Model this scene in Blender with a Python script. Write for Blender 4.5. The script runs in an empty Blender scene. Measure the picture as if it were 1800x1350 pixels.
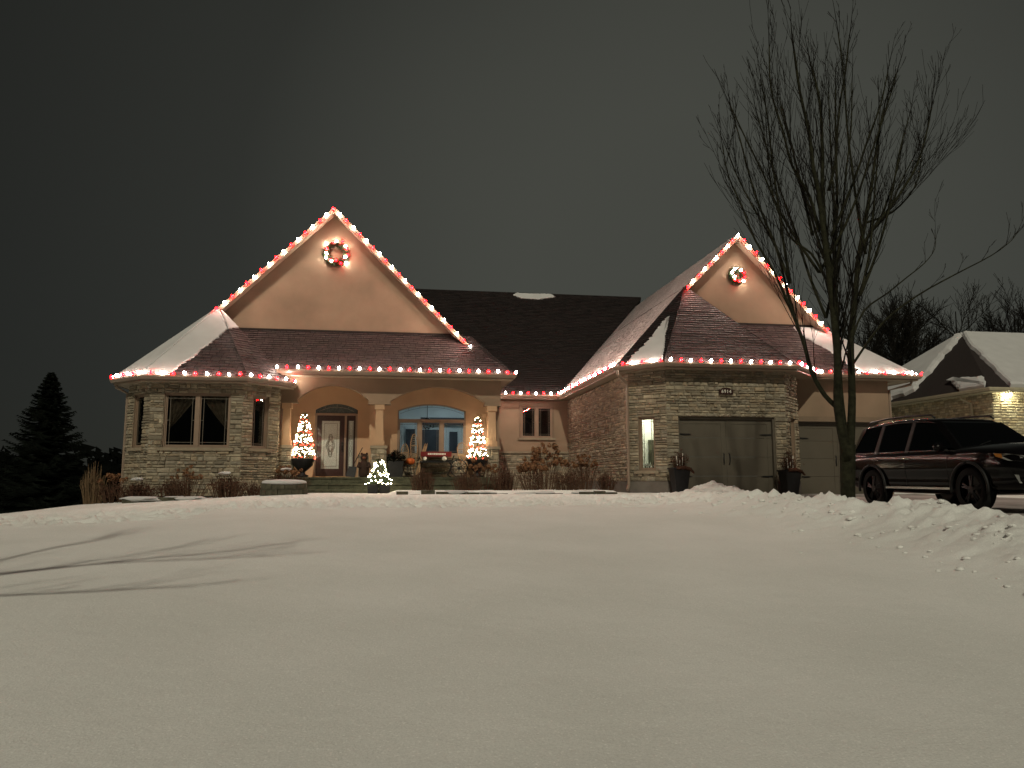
import bpy, bmesh, math, random
import numpy as np
from mathutils import Matrix, Vector
R_ = math.radians
scene = bpy.context.scene
COL = scene.collection

# ---------------------------------------------------------------- camera, sky, sun, exposure
CAM_YAW, CAM_PITCH = 8.774, 7.177
cam_d = bpy.data.cameras.new('camera'); cam = bpy.data.objects.new('camera', cam_d); COL.objects.link(cam)
cam_d.sensor_fit = 'HORIZONTAL'; cam_d.sensor_width = 36.0; cam_d.lens = 27.0
cam_d.clip_start = 0.05; cam_d.clip_end = 3000
cam.location = (0, 0, 1.6)
cam.rotation_euler = (R_(90 + CAM_PITCH), 0, R_(-CAM_YAW))
scene.camera = cam

SUN_AZ, SUN_EL, SUN_E = 13.0, 40.0, 1.58          # direction the light travels: SUN_AZ to the right of +Y
sun_d = bpy.data.lights.new('night_key', 'SUN'); sun = bpy.data.objects.new('night_key', sun_d); COL.objects.link(sun)
sun_d.energy = SUN_E; sun_d.angle = R_(1.2); sun_d.color = (1.0, 0.935, 0.73)
_dir = Vector((math.sin(R_(SUN_AZ)) * math.cos(R_(SUN_EL)), math.cos(R_(SUN_AZ)) * math.cos(R_(SUN_EL)), -math.sin(R_(SUN_EL))))
sun.rotation_euler = _dir.to_track_quat('-Z', 'Y').to_euler()
sun.location = (-8, -20, 14)

world = bpy.data.worlds.new('World'); scene.world = world; world.use_nodes = True
wn = world.node_tree; wn.nodes.clear()
w_out = wn.nodes.new('ShaderNodeOutputWorld')
w_sky = wn.nodes.new('ShaderNodeTexSky'); w_sky.sky_type = 'NISHITA'; w_sky.sun_disc = False
w_sky.sun_elevation = R_(SUN_EL); w_sky.sun_rotation = R_(180 + SUN_AZ)
w_b1 = wn.nodes.new('ShaderNodeBackground'); w_b1.inputs[1].default_value = 0.0004
wn.links.new(w_sky.outputs[0], w_b1.inputs[0])
# low overcast glowing faintly above the town
w_tc = wn.nodes.new('ShaderNodeTexCoord')
w_dot = wn.nodes.new('ShaderNodeVectorMath'); w_dot.operation = 'DOT_PRODUCT'
_g = Vector((0.36, 0.88, 0.22)).normalized(); w_dot.inputs[1].default_value = _g
wn.links.new(w_tc.outputs['Generated'], w_dot.inputs[0])
w_nz = wn.nodes.new('ShaderNodeTexNoise'); w_nz.inputs['Scale'].default_value = 1.7; w_nz.inputs['Detail'].default_value = 3
wn.links.new(w_tc.outputs['Generated'], w_nz.inputs['Vector'])
w_ma = wn.nodes.new('ShaderNodeMath'); w_ma.operation = 'MULTIPLY_ADD'; w_ma.inputs[1].default_value = 0.04
wn.links.new(w_nz.outputs[0], w_ma.inputs[0]); wn.links.new(w_dot.outputs['Value'], w_ma.inputs[2])
w_cr = wn.nodes.new('ShaderNodeValToRGB'); w_cr.color_ramp.interpolation = 'B_SPLINE'
e = w_cr.color_ramp.elements
e[0].position = 0.45; e[0].color = (0.006, 0.0066, 0.0058, 1)
e[1].position = 1.05; e[1].color = (0.064, 0.066, 0.055, 1)
m_ = e.new(0.86); m_.color = (0.024, 0.0252, 0.0215, 1)
wn.links.new(w_ma.outputs[0], w_cr.inputs[0])
w_b2 = wn.nodes.new('ShaderNodeBackground'); w_b2.inputs[1].default_value = 1.0
wn.links.new(w_cr.outputs[0], w_b2.inputs[0])
w_add = wn.nodes.new('ShaderNodeAddShader')
wn.links.new(w_b1.outputs[0], w_add.inputs[0]); wn.links.new(w_b2.outputs[0], w_add.inputs[1])
wn.links.new(w_add.outputs[0], w_out.inputs[0])

scene.view_settings.view_transform = 'Standard'; scene.view_settings.look = 'None'
scene.view_settings.exposure = 0.0; scene.view_settings.gamma = 1.0
scene.view_settings.use_curve_mapping = False
scene.cycles.use_denoising = True
scene.cycles.use_light_tree = True
scene.cycles.max_bounces = 6; scene.cycles.diffuse_bounces = 3; scene.cycles.glossy_bounces = 3
scene.cycles.transparent_max_bounces = 12
scene.cycles.sample_clamp_indirect = 4.0
scene.cycles.caustics_reflective = False; scene.cycles.caustics_refractive = False

# ---------------------------------------------------------------- materials
MATS = {}
def base_mat(name):
    m = bpy.data.materials.new(name); m.use_nodes = True
    MATS[name] = m
    nt = m.node_tree; b = nt.nodes['Principled BSDF']
    return m, nt, b
def mat(name, col, rough=0.7, var=0.15, scale=6.0, bump=0.0, bscale=40.0, metal=0.0, spec=0.4, attr=None, coat=0.0, sheen=0, detail=5.0, hue=None):
    """procedural material: base colour broken up by two noises (+ optional colour attribute), bump from a finer one"""
    m, nt, b = base_mat(name)
    N = nt.nodes.new; L = nt.links.new
    tc = N('ShaderNodeTexCoord')
    nz = N('ShaderNodeTexNoise'); nz.inputs['Scale'].default_value = scale; nz.inputs['Detail'].default_value = detail
    L(tc.outputs['Object'], nz.inputs['Vector'])
    cr = N('ShaderNodeValToRGB')
    lo = [max(0, c * (1 - var)) for c in col]; hi = [min(1, c * (1 + var)) for c in col]
    if hue: hi = [hi[i] * hue[i] for i in range(3)]
    cr.color_ramp.elements[0].position = 0.3; cr.color_ramp.elements[0].color = (*lo, 1)
    cr.color_ramp.elements[1].position = 0.7; cr.color_ramp.elements[1].color = (*hi, 1)
    L(nz.outputs[0], cr.inputs[0])
    src = cr.outputs[0]
    if attr:
        at = N('ShaderNodeAttribute'); at.attribute_name = attr
        mx = N('ShaderNodeMix'); mx.data_type = 'RGBA'; mx.blend_type = 'MULTIPLY'; mx.inputs[0].default_value = 1.0
        L(src, mx.inputs[6]); L(at.outputs['Color'], mx.inputs[7]); src = mx.outputs[2]
    L(src, b.inputs['Base Color'])
    b.inputs['Roughness'].default_value = rough; b.inputs['Metallic'].default_value = metal
    b.inputs['Specular IOR Level'].default_value = spec
    if coat: b.inputs['Coat Weight'].default_value = coat; b.inputs['Coat Roughness'].default_value = 0.03
    if bump:
        n2 = N('ShaderNodeTexNoise'); n2.inputs['Scale'].default_value = bscale; n2.inputs['Detail'].default_value = 6
        L(tc.outputs['Object'], n2.inputs['Vector'])
        bp = N('ShaderNodeBump'); bp.inputs['Strength'].default_value = bump; bp.inputs['Distance'].default_value = 0.02
        L(n2.outputs[0], bp.inputs['Height']); L(bp.outputs[0], b.inputs['Normal'])
    return m
def emit(name, col, strength):
    m, nt, b = base_mat(name)
    b.inputs['Base Color'].default_value = (*[min(1, c) for c in col], 1)
    b.inputs['Roughness'].default_value = 0.3
    b.inputs['Emission Color'].default_value = (*col, 1); b.inputs['Emission Strength'].default_value = strength
    return m
def glass(name, tint=(1, 1, 1), rough=0.0, ior=1.5):
    m, nt, b = base_mat(name); nt.nodes.remove(b)
    N = nt.nodes.new; L = nt.links.new
    out = nt.nodes['Material Output']
    tr = N('ShaderNodeBsdfTransparent'); tr.inputs[0].default_value = (*tint, 1)
    gl = N('ShaderNodeBsdfGlossy'); gl.inputs['Roughness'].default_value = rough
    fr = N('ShaderNodeFresnel'); fr.inputs[0].default_value = ior
    mx = N('ShaderNodeMixShader'); L(fr.outputs[0], mx.inputs[0]); L(tr.outputs[0], mx.inputs[1]); L(gl.outputs[0], mx.inputs[2])
    L(mx.outputs[0], out.inputs[0])
    return m

def snow_mat():
    m, nt, b = base_mat('snow'); N = nt.nodes.new; L = nt.links.new
    tc = N('ShaderNodeTexCoord')
    n1 = N('ShaderNodeTexNoise'); n1.inputs['Scale'].default_value = 0.6; n1.inputs['Detail'].default_value = 6
    L(tc.outputs['Object'], n1.inputs['Vector'])
    cr = N('ShaderNodeValToRGB'); cr.color_ramp.elements[0].color = (0.84, 0.845, 0.82, 1); cr.color_ramp.elements[1].color = (0.92, 0.92, 0.90, 1)
    cr.color_ramp.elements[0].position = 0.35; cr.color_ramp.elements[1].position = 0.65
    L(n1.outputs[0], cr.inputs[0])
    # grainy crystals
    n3 = N('ShaderNodeTexNoise'); n3.inputs['Scale'].default_value = 60; n3.inputs['Detail'].default_value = 5; n3.inputs['Roughness'].default_value = 0.9
    L(tc.outputs['Object'], n3.inputs['Vector'])
    r3 = N('ShaderNodeMapRange'); r3.inputs['From Min'].default_value = 0.3; r3.inputs['From Max'].default_value = 0.7
    r3.inputs['To Min'].default_value = 0.74; r3.inputs['To Max'].default_value = 1.06
    L(n3.outputs[0], r3.inputs['Value'])
    mx = N('ShaderNodeMix'); mx.data_type = 'RGBA'; mx.blend_type = 'MULTIPLY'; mx.inputs[0].default_value = 1.0
    L(cr.outputs[0], mx.inputs[6]); L(r3.outputs[0], mx.inputs[7])
    # sparkle painted in: small specks with paler colour and lower roughness
    vo = N('ShaderNodeTexVoronoi'); vo.inputs['Scale'].default_value = 26
    L(tc.outputs['Object'], vo.inputs['Vector'])
    ro = N('ShaderNodeMapRange'); ro.inputs['From Min'].default_value = 0.05; ro.inputs['From Max'].default_value = 0.2
    ro.inputs['To Min'].default_value = 0.35; ro.inputs['To Max'].default_value = 0.75
    L(vo.outputs['Distance'], ro.inputs['Value']); L(ro.outputs[0], b.inputs['Roughness'])
    sp = N('ShaderNodeMapRange'); sp.inputs['From Min'].default_value = 0.10; sp.inputs['From Max'].default_value = 0.22; sp.inputs['To Min'].default_value = 1.0; sp.inputs['To Max'].default_value = 0.0
    L(vo.outputs['Distance'], sp.inputs['Value'])
    m2 = N('ShaderNodeMix'); m2.data_type = 'RGBA'; L(sp.outputs[0], m2.inputs[0]); L(mx.outputs[2], m2.inputs[6]); m2.inputs[7].default_value = (0.97, 0.97, 0.95, 1); L(m2.outputs[2], b.inputs['Base Color'])
    n2 = N('ShaderNodeTexNoise'); n2.inputs['Scale'].default_value = 55; n2.inputs['Detail'].default_value = 8; n2.inputs['Roughness'].default_value = 0.7
    L(tc.outputs['Object'], n2.inputs['Vector'])
    n4 = N('ShaderNodeTexNoise'); n4.inputs['Scale'].default_value = 5; n4.inputs['Detail'].default_value = 5
    L(tc.outputs['Object'], n4.inputs['Vector'])
    b1 = N('ShaderNodeBump'); b1.inputs['Strength'].default_value = 0.6; b1.inputs['Distance'].default_value = 0.016
    L(n2.outputs[0], b1.inputs['Height'])
    b2 = N('ShaderNodeBump'); b2.inputs['Strength'].default_value = 0.35; b2.inputs['Distance'].default_value = 0.03
    L(n4.outputs[0], b2.inputs['Height']); L(b1.outputs[0], b2.inputs['Normal']); L(b2.outputs[0], b.inputs['Normal'])
    b.inputs['Specular IOR Level'].default_value = 0.5
    return m
snow_mat()
mat('roof_snow', (0.53, 0.53, 0.53), 0.75, 0.06, 2.0, 0.35, 30)
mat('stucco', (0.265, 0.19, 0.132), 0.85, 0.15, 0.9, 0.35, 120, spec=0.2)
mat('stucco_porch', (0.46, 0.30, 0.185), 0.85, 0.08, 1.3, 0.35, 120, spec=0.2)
mat('mortar', (0.25, 0.215, 0.165), 0.95, 0.2, 20, 0.4, 60, spec=0.1)
mat('stone', (0.295, 0.262, 0.207), 0.88, 0.22, 9, 0.7, 35, spec=0.2, attr='Col')
mat('cast_stone', (0.26, 0.215, 0.155), 0.85, 0.12, 5, 0.25, 60, spec=0.2)
mat('trim', (0.20, 0.145, 0.10), 0.6, 0.10, 4, 0.1, 60, spec=0.35)
mat('window_frame', (0.24, 0.17, 0.12), 0.5, 0.08, 5, 0.08, 60, spec=0.4)
mat('fascia', (0.24, 0.18, 0.13), 0.45, 0.08, 3, 0.05, 30, spec=0.5)
mat('gutter', (0.24, 0.18, 0.135), 0.35, 0.08, 3, 0.04, 20, spec=0.5)
mat('soffit', (0.34, 0.27, 0.20), 0.6, 0.08, 4, 0.1, 40)
mat('shingle_frost_lit', (0.058, 0.042, 0.042), 0.5, 0.55, 7, 0.6, 160, spec=0.5, attr='Col')  # lit copy of shingle: bulb glow and light frost put into the colour
mat('shingle', (0.014, 0.0095, 0.009), 0.6, 0.35, 14, 0.6, 160, spec=0.45, attr='Col')  # darker copy of the same shingle, shade put into the colour
mat('shingle_dusted', (0.84, 0.82, 0.81), 0.75, 0.14, 1.4, 0.5, 120, spec=0.3, attr='Col')
mat('roof_deck', (0.02, 0.014, 0.013), 0.9, 0.2, 10)
mat('foundation', (0.13, 0.115, 0.10), 0.9, 0.2, 3, 0.3, 50, spec=0.2)
mat('door_wood', (0.035, 0.013, 0.010), 0.4, 0.25, 12, 0.1, 60, coat=0.2)
mat('garage_paint', (0.098, 0.085, 0.064), 0.55, 0.06, 2, 0.08, 90, spec=0.35)
mat('black_metal', (0.008, 0.008, 0.008), 0.45, 0.3, 20, 0.1, 80, spec=0.4)
mat('black_resin', (0.008, 0.008, 0.009), 0.55, 0.3, 8, 0.1, 50, spec=0.35)
mat('porch_stone', (0.085, 0.085, 0.055), 0.85, 0.35, 5, 0.6, 25, spec=0.25)
mat('dark_stone', (0.075, 0.072, 0.05), 0.9, 0.4, 7, 0.7, 20, spec=0.2)
mat('driveway', (0.30, 0.27, 0.26), 0.8, 0.4, 0.8, 0.4, 30, spec=0.3)
mat('bark', (0.020, 0.020, 0.011), 0.9, 0.5, 9, 0.9, 30, spec=0.15)
mat('twig', (0.009, 0.008, 0.006), 0.9, 0.3, 9, spec=0.1)
mat('far_twig', (0.012, 0.011, 0.009), 1.0, 0.3, 9, spec=0.05)
mat('conifer', (0.006, 0.008, 0.006), 1.0, 0.4, 6, spec=0.05)
mat('far_wood', (0.004, 0.0045, 0.004), 1.0, 0.4, 3, spec=0.0)
mat('dry_stem', (0.085, 0.048, 0.030), 0.9, 0.4, 20, spec=0.15)
mat('dry_leaf', (0.060, 0.028, 0.018), 0.9, 0.45, 20, spec=0.15)
mat('dry_bloom', (0.20, 0.105, 0.055), 0.9, 0.35, 25, spec=0.1)
mat('dry_grass', (0.17, 0.115, 0.065), 0.9, 0.3, 20, spec=0.15)
mat('evergreen', (0.030, 0.050, 0.020), 0.8, 0.45, 25, spec=0.2)
mat('curtain', (0.17, 0.12, 0.075), 0.9, 0.3, 9, 0.3, 60)
mat('dark_room', (0.012, 0.010, 0.009), 0.95, 0.2, 2)
mat('pale_room', (0.52, 0.57, 0.57), 0.9, 0.06, 2)
mat('garage_room', (0.70, 0.70, 0.60), 0.9, 0.08, 2)
mat('room_dark_panel', (0.030, 0.034, 0.042), 0.6, 0.2, 3)
mat('red_paint', (0.15, 0.008, 0.007), 0.45, 0.2, 14, 0.1, 60, coat=0.2)
mat('white_paint', (0.72, 0.68, 0.60), 0.5, 0.1, 14)
mat('raw_wood', (0.32, 0.19, 0.09), 0.6, 0.3, 18, 0.2, 60)
mat('rawhide', (0.40, 0.30, 0.18), 0.6, 0.2, 30)
mat('pumpkin_skin', (0.48, 0.10, 0.018), 0.5, 0.25, 10, 0.2, 40)
mat('brown_fur', (0.035, 0.018, 0.012), 0.95, 0.4, 40, 0.6, 80)
mat('terracotta', (0.20, 0.075, 0.04), 0.8, 0.2, 12)
mat('car_paint', (0.003, 0.0024, 0.0026), 0.13, 0.1, 3, spec=0.2)
mat('car_trim', (0.006, 0.006, 0.006), 0.55, 0.2, 20, spec=0.3)
mat('rubber', (0.008, 0.008, 0.008), 0.85, 0.3, 20, 0.2, 60, spec=0.2)
mat('alloy', (0.03, 0.03, 0.031), 0.4, 0.15, 10, metal=0.8)
mat('chrome', (0.75, 0.73, 0.70), 0.12, 0.05, 5, metal=1.0)
mat('car_seat', (0.02, 0.02, 0.02), 0.9, 0.2, 8)
mat('lens_clear', (0.42, 0.42, 0.40), 0.15, 0.1, 8, metal=0.6)
mat('lens_amber', (0.35, 0.13, 0.02), 0.25, 0.1, 8)
mat('neighbour_brick', (0.48, 0.44, 0.32), 0.9, 0.25, 8, 0.5, 40, spec=0.15, attr='Col')
mat('neighbour_trim', (0.42, 0.38, 0.27), 0.6, 0.1, 4)
mat('lead_came', (0.16, 0.14, 0.11), 0.45, 0.2, 20, metal=0.6)
mat('leaded_glass', (0.42, 0.44, 0.40), 0.35, 0.35, 38, 0.7, 60, spec=0.6)
mat('frosted_transom', (0.075, 0.085, 0.08), 0.25, 0.3, 20, 0.3, 40, spec=0.6)
mat('cable', (0.05, 0.045, 0.04), 0.6, 0.2, 20)
glass('pane', (0.86, 0.88, 0.88))
glass('car_glass', (0.80, 0.82, 0.81))
emit('bulb_white', (1.0, 0.89, 0.74), 180.0)
emit('bulb_red', (1.0, 0.0016, 0.003), 75.0)
emit('bulb_warm', (1.0, 0.86, 0.58), 60.0)
emit('bulb_ember', (1.0, 0.05, 0.03), 26.0)
emit('downlight_lens', (1.0, 0.66, 0.34), 230.0)
emit('room_lamp', (0.80, 0.94, 1.0), 8.5)
emit('tube_lamp', (1.0, 1.0, 0.86), 62.0)
emit('eave_lamp', (1.0, 0.92, 0.60), 600.0)

# ---------------------------------------------------------------- helpers
WM = {}                                        # world matrix of every object built here
def tag(o, label=None, cat=None, group=None, kind=None):
    if label: o['label'] = label
    if cat: o['category'] = cat
    if group: o['group'] = group
    if kind: o['kind'] = kind
    return o
def place(o, parent, world=None):
    w = world if world is not None else Matrix.Identity(4)
    if parent is not None:
        o.parent = parent
        o.matrix_parent_inverse = Matrix.Identity(4)
        o.matrix_basis = WM[parent.name].inverted() @ w
    else:
        o.matrix_basis = w
    WM[o.name] = w
    return o
def empty(name, loc, label=None, cat=None, group=None, parent=None, rz=0.0):
    o = bpy.data.objects.new(name, None); COL.objects.link(o)
    o.empty_display_size = 0.2
    place(o, parent, Matrix.Translation(loc) @ Matrix.Rotation(rz, 4, 'Z'))
    return tag(o, label, cat, group)

class MB:
    def __init__(s): s.v = []; s.f = []; s.c = []
    def add(s, verts, faces, col=(1, 1, 1)):
        n = len(s.v)
        s.v.extend([tuple(p) for p in verts]); s.f.extend([tuple(i + n for i in f) for f in faces]); s.c.extend([col] * len(faces))
        return s
    def box(s, x0, x1, y0, y1, z0, z1, col=(1, 1, 1)):
        return s.add([(x0, y0, z0), (x1, y0, z0), (x1, y1, z0), (x0, y1, z0), (x0, y0, z1), (x1, y0, z1), (x1, y1, z1), (x0, y1, z1)],
                     [(0, 3, 2, 1), (4, 5, 6, 7), (0, 1, 5, 4), (1, 2, 6, 5), (2, 3, 7, 6), (3, 0, 4, 7)], col)
    def tbox(s, T, a0, a1, b0, b1, c0, c1, col=(1, 1, 1)):       # box in a wall frame: a along, b up, c outward
        P = [(a0, b0, c0), (a1, b0, c0), (a1, b0, c1), (a0, b0, c1), (a0, b1, c0), (a1, b1, c0), (a1, b1, c1), (a0, b1, c1)]
        return s.add([T(*p) for p in P], [(0, 1, 2, 3), (4, 7, 6, 5), (0, 4, 5, 1), (1, 5, 6, 2), (2, 6, 7, 3), (3, 7, 4, 0)], col)
    def prism(s, poly, vec, col=(1, 1, 1)):                        # extrude a 3D polygon along vec
        n = len(poly); vec = Vector(vec)
        P = [Vector(p) for p in poly]; Q = [p + vec for p in P]
        F = [tuple(range(n)), tuple(range(2 * n - 1, n - 1, -1))] + [(i, i + n, (i + 1) % n + n, (i + 1) % n) for i in range(n)]
        return s.add(P + Q, F, col)
    def tube(s, pts, rad, n=6, col=(1, 1, 1), cap=True):
        pts = [Vector(p) for p in pts]; k = len(pts)
        if not hasattr(rad, '__len__'): rad = [rad] * k
        V = []; F = []; up = None
        for i, p in enumerate(pts):
            d = (pts[min(i + 1, k - 1)] - pts[max(i - 1, 0)])
            d = d.normalized() if d.length > 1e-9 else Vector((0, 0, 1))
            if up is None: up = Vector((1, 0, 0)) if abs(d.x) < 0.8 else Vector((0, 1, 0))
            a = d.cross(up); a = a.normalized() if a.length > 1e-6 else Vector((0, 1, 0)); b = d.cross(a).normalized(); up = b.cross(d) if False else up
            for j in range(n):
                t = 2 * math.pi * j / n
                V.append(p + a * (math.cos(t) * rad[i]) + b * (math.sin(t) * rad[i]))
        for i in range(k - 1):
            for j in range(n):
                F.append((i * n + j, i * n + (j + 1) % n, (i + 1) * n + (j + 1) % n, (i + 1) * n + j))
        if cap: F.append(tuple(range(n - 1, -1, -1))); F.append(tuple((k - 1) * n + j for j in range(n)))
        return s.add(V, F, col)
    def lathe(s, prof, n=16, o=(0, 0, 0), col=(1, 1, 1), axis=None, cap=True):   # prof: (radius, height)
        o = Vector(o); k = len(prof); V = []; F = []
        if axis is None: A, B, C = Vector((1, 0, 0)), Vector((0, 1, 0)), Vector((0, 0, 1))
        else:
            C = Vector(axis).normalized(); A = C.orthogonal().normalized(); B = C.cross(A)
        for r, h in prof:
            for j in range(n):
                t = 2 * math.pi * j / n
                V.append(o + A * (r * math.cos(t)) + B * (r * math.sin(t)) + C * h)
        for i in range(k - 1):
            for j in range(n):
                F.append((i * n + j, i * n + (j + 1) % n, (i + 1) * n + (j + 1) % n, (i + 1) * n + j))
        if cap: F.append(tuple(range(n - 1, -1, -1))); F.append(tuple((k - 1) * n + j for j in range(n)))
        return s.add(V, F, col)
    def blob(s, c, r, rnd, n=6, m=4, jit=0.25, col=(1, 1, 1), sq=(1, 1, 1)):
        V = [(c[0], c[1], c[2] - r * sq[2])]; F = []
        for i in range(1, m):
            ph = math.pi * i / m - math.pi / 2
            for j in range(n):
                t = 2 * math.pi * (j + 0.5 * (i % 2)) / n; q = r * (1 + rnd.uniform(-jit, jit))
                V.append((c[0] + q * sq[0] * math.cos(ph) * math.cos(t), c[1] + q * sq[1] * math.cos(ph) * math.sin(t), c[2] + q * sq[2] * math.sin(ph)))
        V.append((c[0], c[1], c[2] + r * sq[2])); L = len(V) - 1
        for j in range(n): F.append((0, 1 + (j + 1) % n, 1 + j))
        for i in range(m - 2):
            for j in range(n):
                a = 1 + i * n + j; b = 1 + i * n + (j + 1) % n
                F.append((a, b, b + n, a + n))
        for j in range(n): F.append((L - n + j, L - n + (j + 1) % n, L))
        return s.add(V, F, col)
    def sweep(s, path, prof, side=1, closed=False, col=(1, 1, 1)):
        """horizontal path (list of xyz); prof = [(out, up)...]; side=+1 puts 'out' to the right of travel"""
        k = len(path); P = [Vector(p) for p in path]; V = []; F = []; n = len(prof)
        def nrm(a, b):
            d = (b - a); d.z = 0; d.normalize(); return Vector((d.y, -d.x, 0)) * side
        for i in range(k):
            ns = []
            if i > 0 or closed: ns.append(nrm(P[i - 1], P[i]))
            if i < k - 1 or closed: ns.append(nrm(P[i], P[(i + 1) % k]))
            m = sum(ns, Vector()); m.normalize(); m = m / max(0.3, m.dot(ns[0]))
            for o, u in prof: V.append(P[i] + m * o + Vector((0, 0, u)))
        for i in range(k - 1 + (1 if closed else 0)):
            for j in range(n):
                a = i * n + j; b = i * n + (j + 1) % n; i2 = (i + 1) % k
                F.append((a, b, i2 * n + (j + 1) % n, i2 * n + j))
        if not closed: F.append(tuple(range(n - 1, -1, -1))); F.append(tuple((k - 1) * n + j for j in range(n)))
        return s.add(V, F, col)
    def mesh(s, name, smooth=False):
        me = bpy.data.meshes.new(name); me.from_pydata(s.v, [], s.f)
        ca = me.color_attributes.new('Col', 'FLOAT_COLOR', 'CORNER')
        if s.f:
            tot = [len(f) for f in s.f]
            arr = np.ones((sum(tot), 4), dtype=np.float32)
            arr[:, :3] = np.repeat(np.array(s.c, dtype=np.float32), tot, axis=0)
            ca.data.foreach_set('color', arr.ravel())
        bm = bmesh.new(); bm.from_mesh(me); bmesh.ops.recalc_face_normals(bm, faces=bm.faces); bm.to_mesh(me); bm.free()
        if smooth: me.polygons.foreach_set('use_smooth', [True] * len(me.polygons))
        me.update()
        return me
def obj(name, mb, m, parent=None, world=None, smooth=False, **kw):
    me = mb.mesh(name, smooth) if isinstance(mb, MB) else mb
    o = bpy.data.objects.new(name, me); COL.objects.link(o)
    if m is not None and (isinstance(mb, MB) or not me.materials): me.materials.append(MATS[m] if isinstance(m, str) else m)
    place(o, parent, world)
    return tag(o, **kw)
def copy_tree(o, world, parent=None):
    c = o.copy(); COL.objects.link(c)
    old = WM[o.name]
    place(c, parent, world)
    for ch in o.children:
        copy_tree(ch, world @ old.inverted() @ WM[ch.name], c)
    return c
def frame(O, u, n):
    O, u, n = Vector(O), Vector(u).normalized(), Vector(n).normalized()
    return lambda a, b, c: O + u * a + Vector((0, 0, b)) + n * c
def clip_poly(poly, pl):                         # Sutherland-Hodgman: clip 2D poly by convex ccw pl
    out = poly
    for i in range(len(pl)):
        a, b = pl[i], pl[(i + 1) % len(pl)]; inp = out; out = []
        if not inp: break
        def side(p): return (b[0] - a[0]) * (p[1] - a[1]) - (b[1] - a[1]) * (p[0] - a[0])
        for j in range(len(inp)):
            p, q = inp[j], inp[(j + 1) % len(inp)]; sp, sq = side(p), side(q)
            if sp >= 0: out.append(p)
            if (sp >= 0) != (sq >= 0):
                t = sp / (sp - sq); out.append((p[0] + t * (q[0] - p[0]), p[1] + t * (q[1] - p[1])))
    return out
def fbm(x, y, seed=0, octaves=4, gain=0.5, lac=2.03):
    rs = np.random.RandomState(seed); tab = rs.rand(256, 256).astype(np.float64)
    tot = np.zeros_like(x, dtype=np.float64); amp = 1.0; nrm = 0
    for o in range(octaves):
        xi = np.floor(x).astype(int); yi = np.floor(y).astype(int); fx = x - xi; fy = y - yi
        fx = fx * fx * (3 - 2 * fx); fy = fy * fy * (3 - 2 * fy)
        g = lambda a, b: tab[a & 255, b & 255]
        v = (g(xi, yi) * (1 - fx) + g(xi + 1, yi) * fx) * (1 - fy) + (g(xi, yi + 1) * (1 - fx) + g(xi + 1, yi + 1) * fx) * fy
        tot += amp * (v * 2 - 1); nrm += amp; amp *= gain; x = x * lac + 17.3; y = y * lac + 5.1
    return tot / nrm
EYE = Vector((0, 0, 1.6))
_fw = Vector((math.sin(R_(CAM_YAW)) * math.cos(R_(CAM_PITCH)), math.cos(R_(CAM_YAW)) * math.cos(R_(CAM_PITCH)), math.sin(R_(CAM_PITCH))))
_rt = Vector((math.cos(R_(CAM_YAW)), -math.sin(R_(CAM_YAW)), 0)); _up = _rt.cross(_fw)
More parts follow.
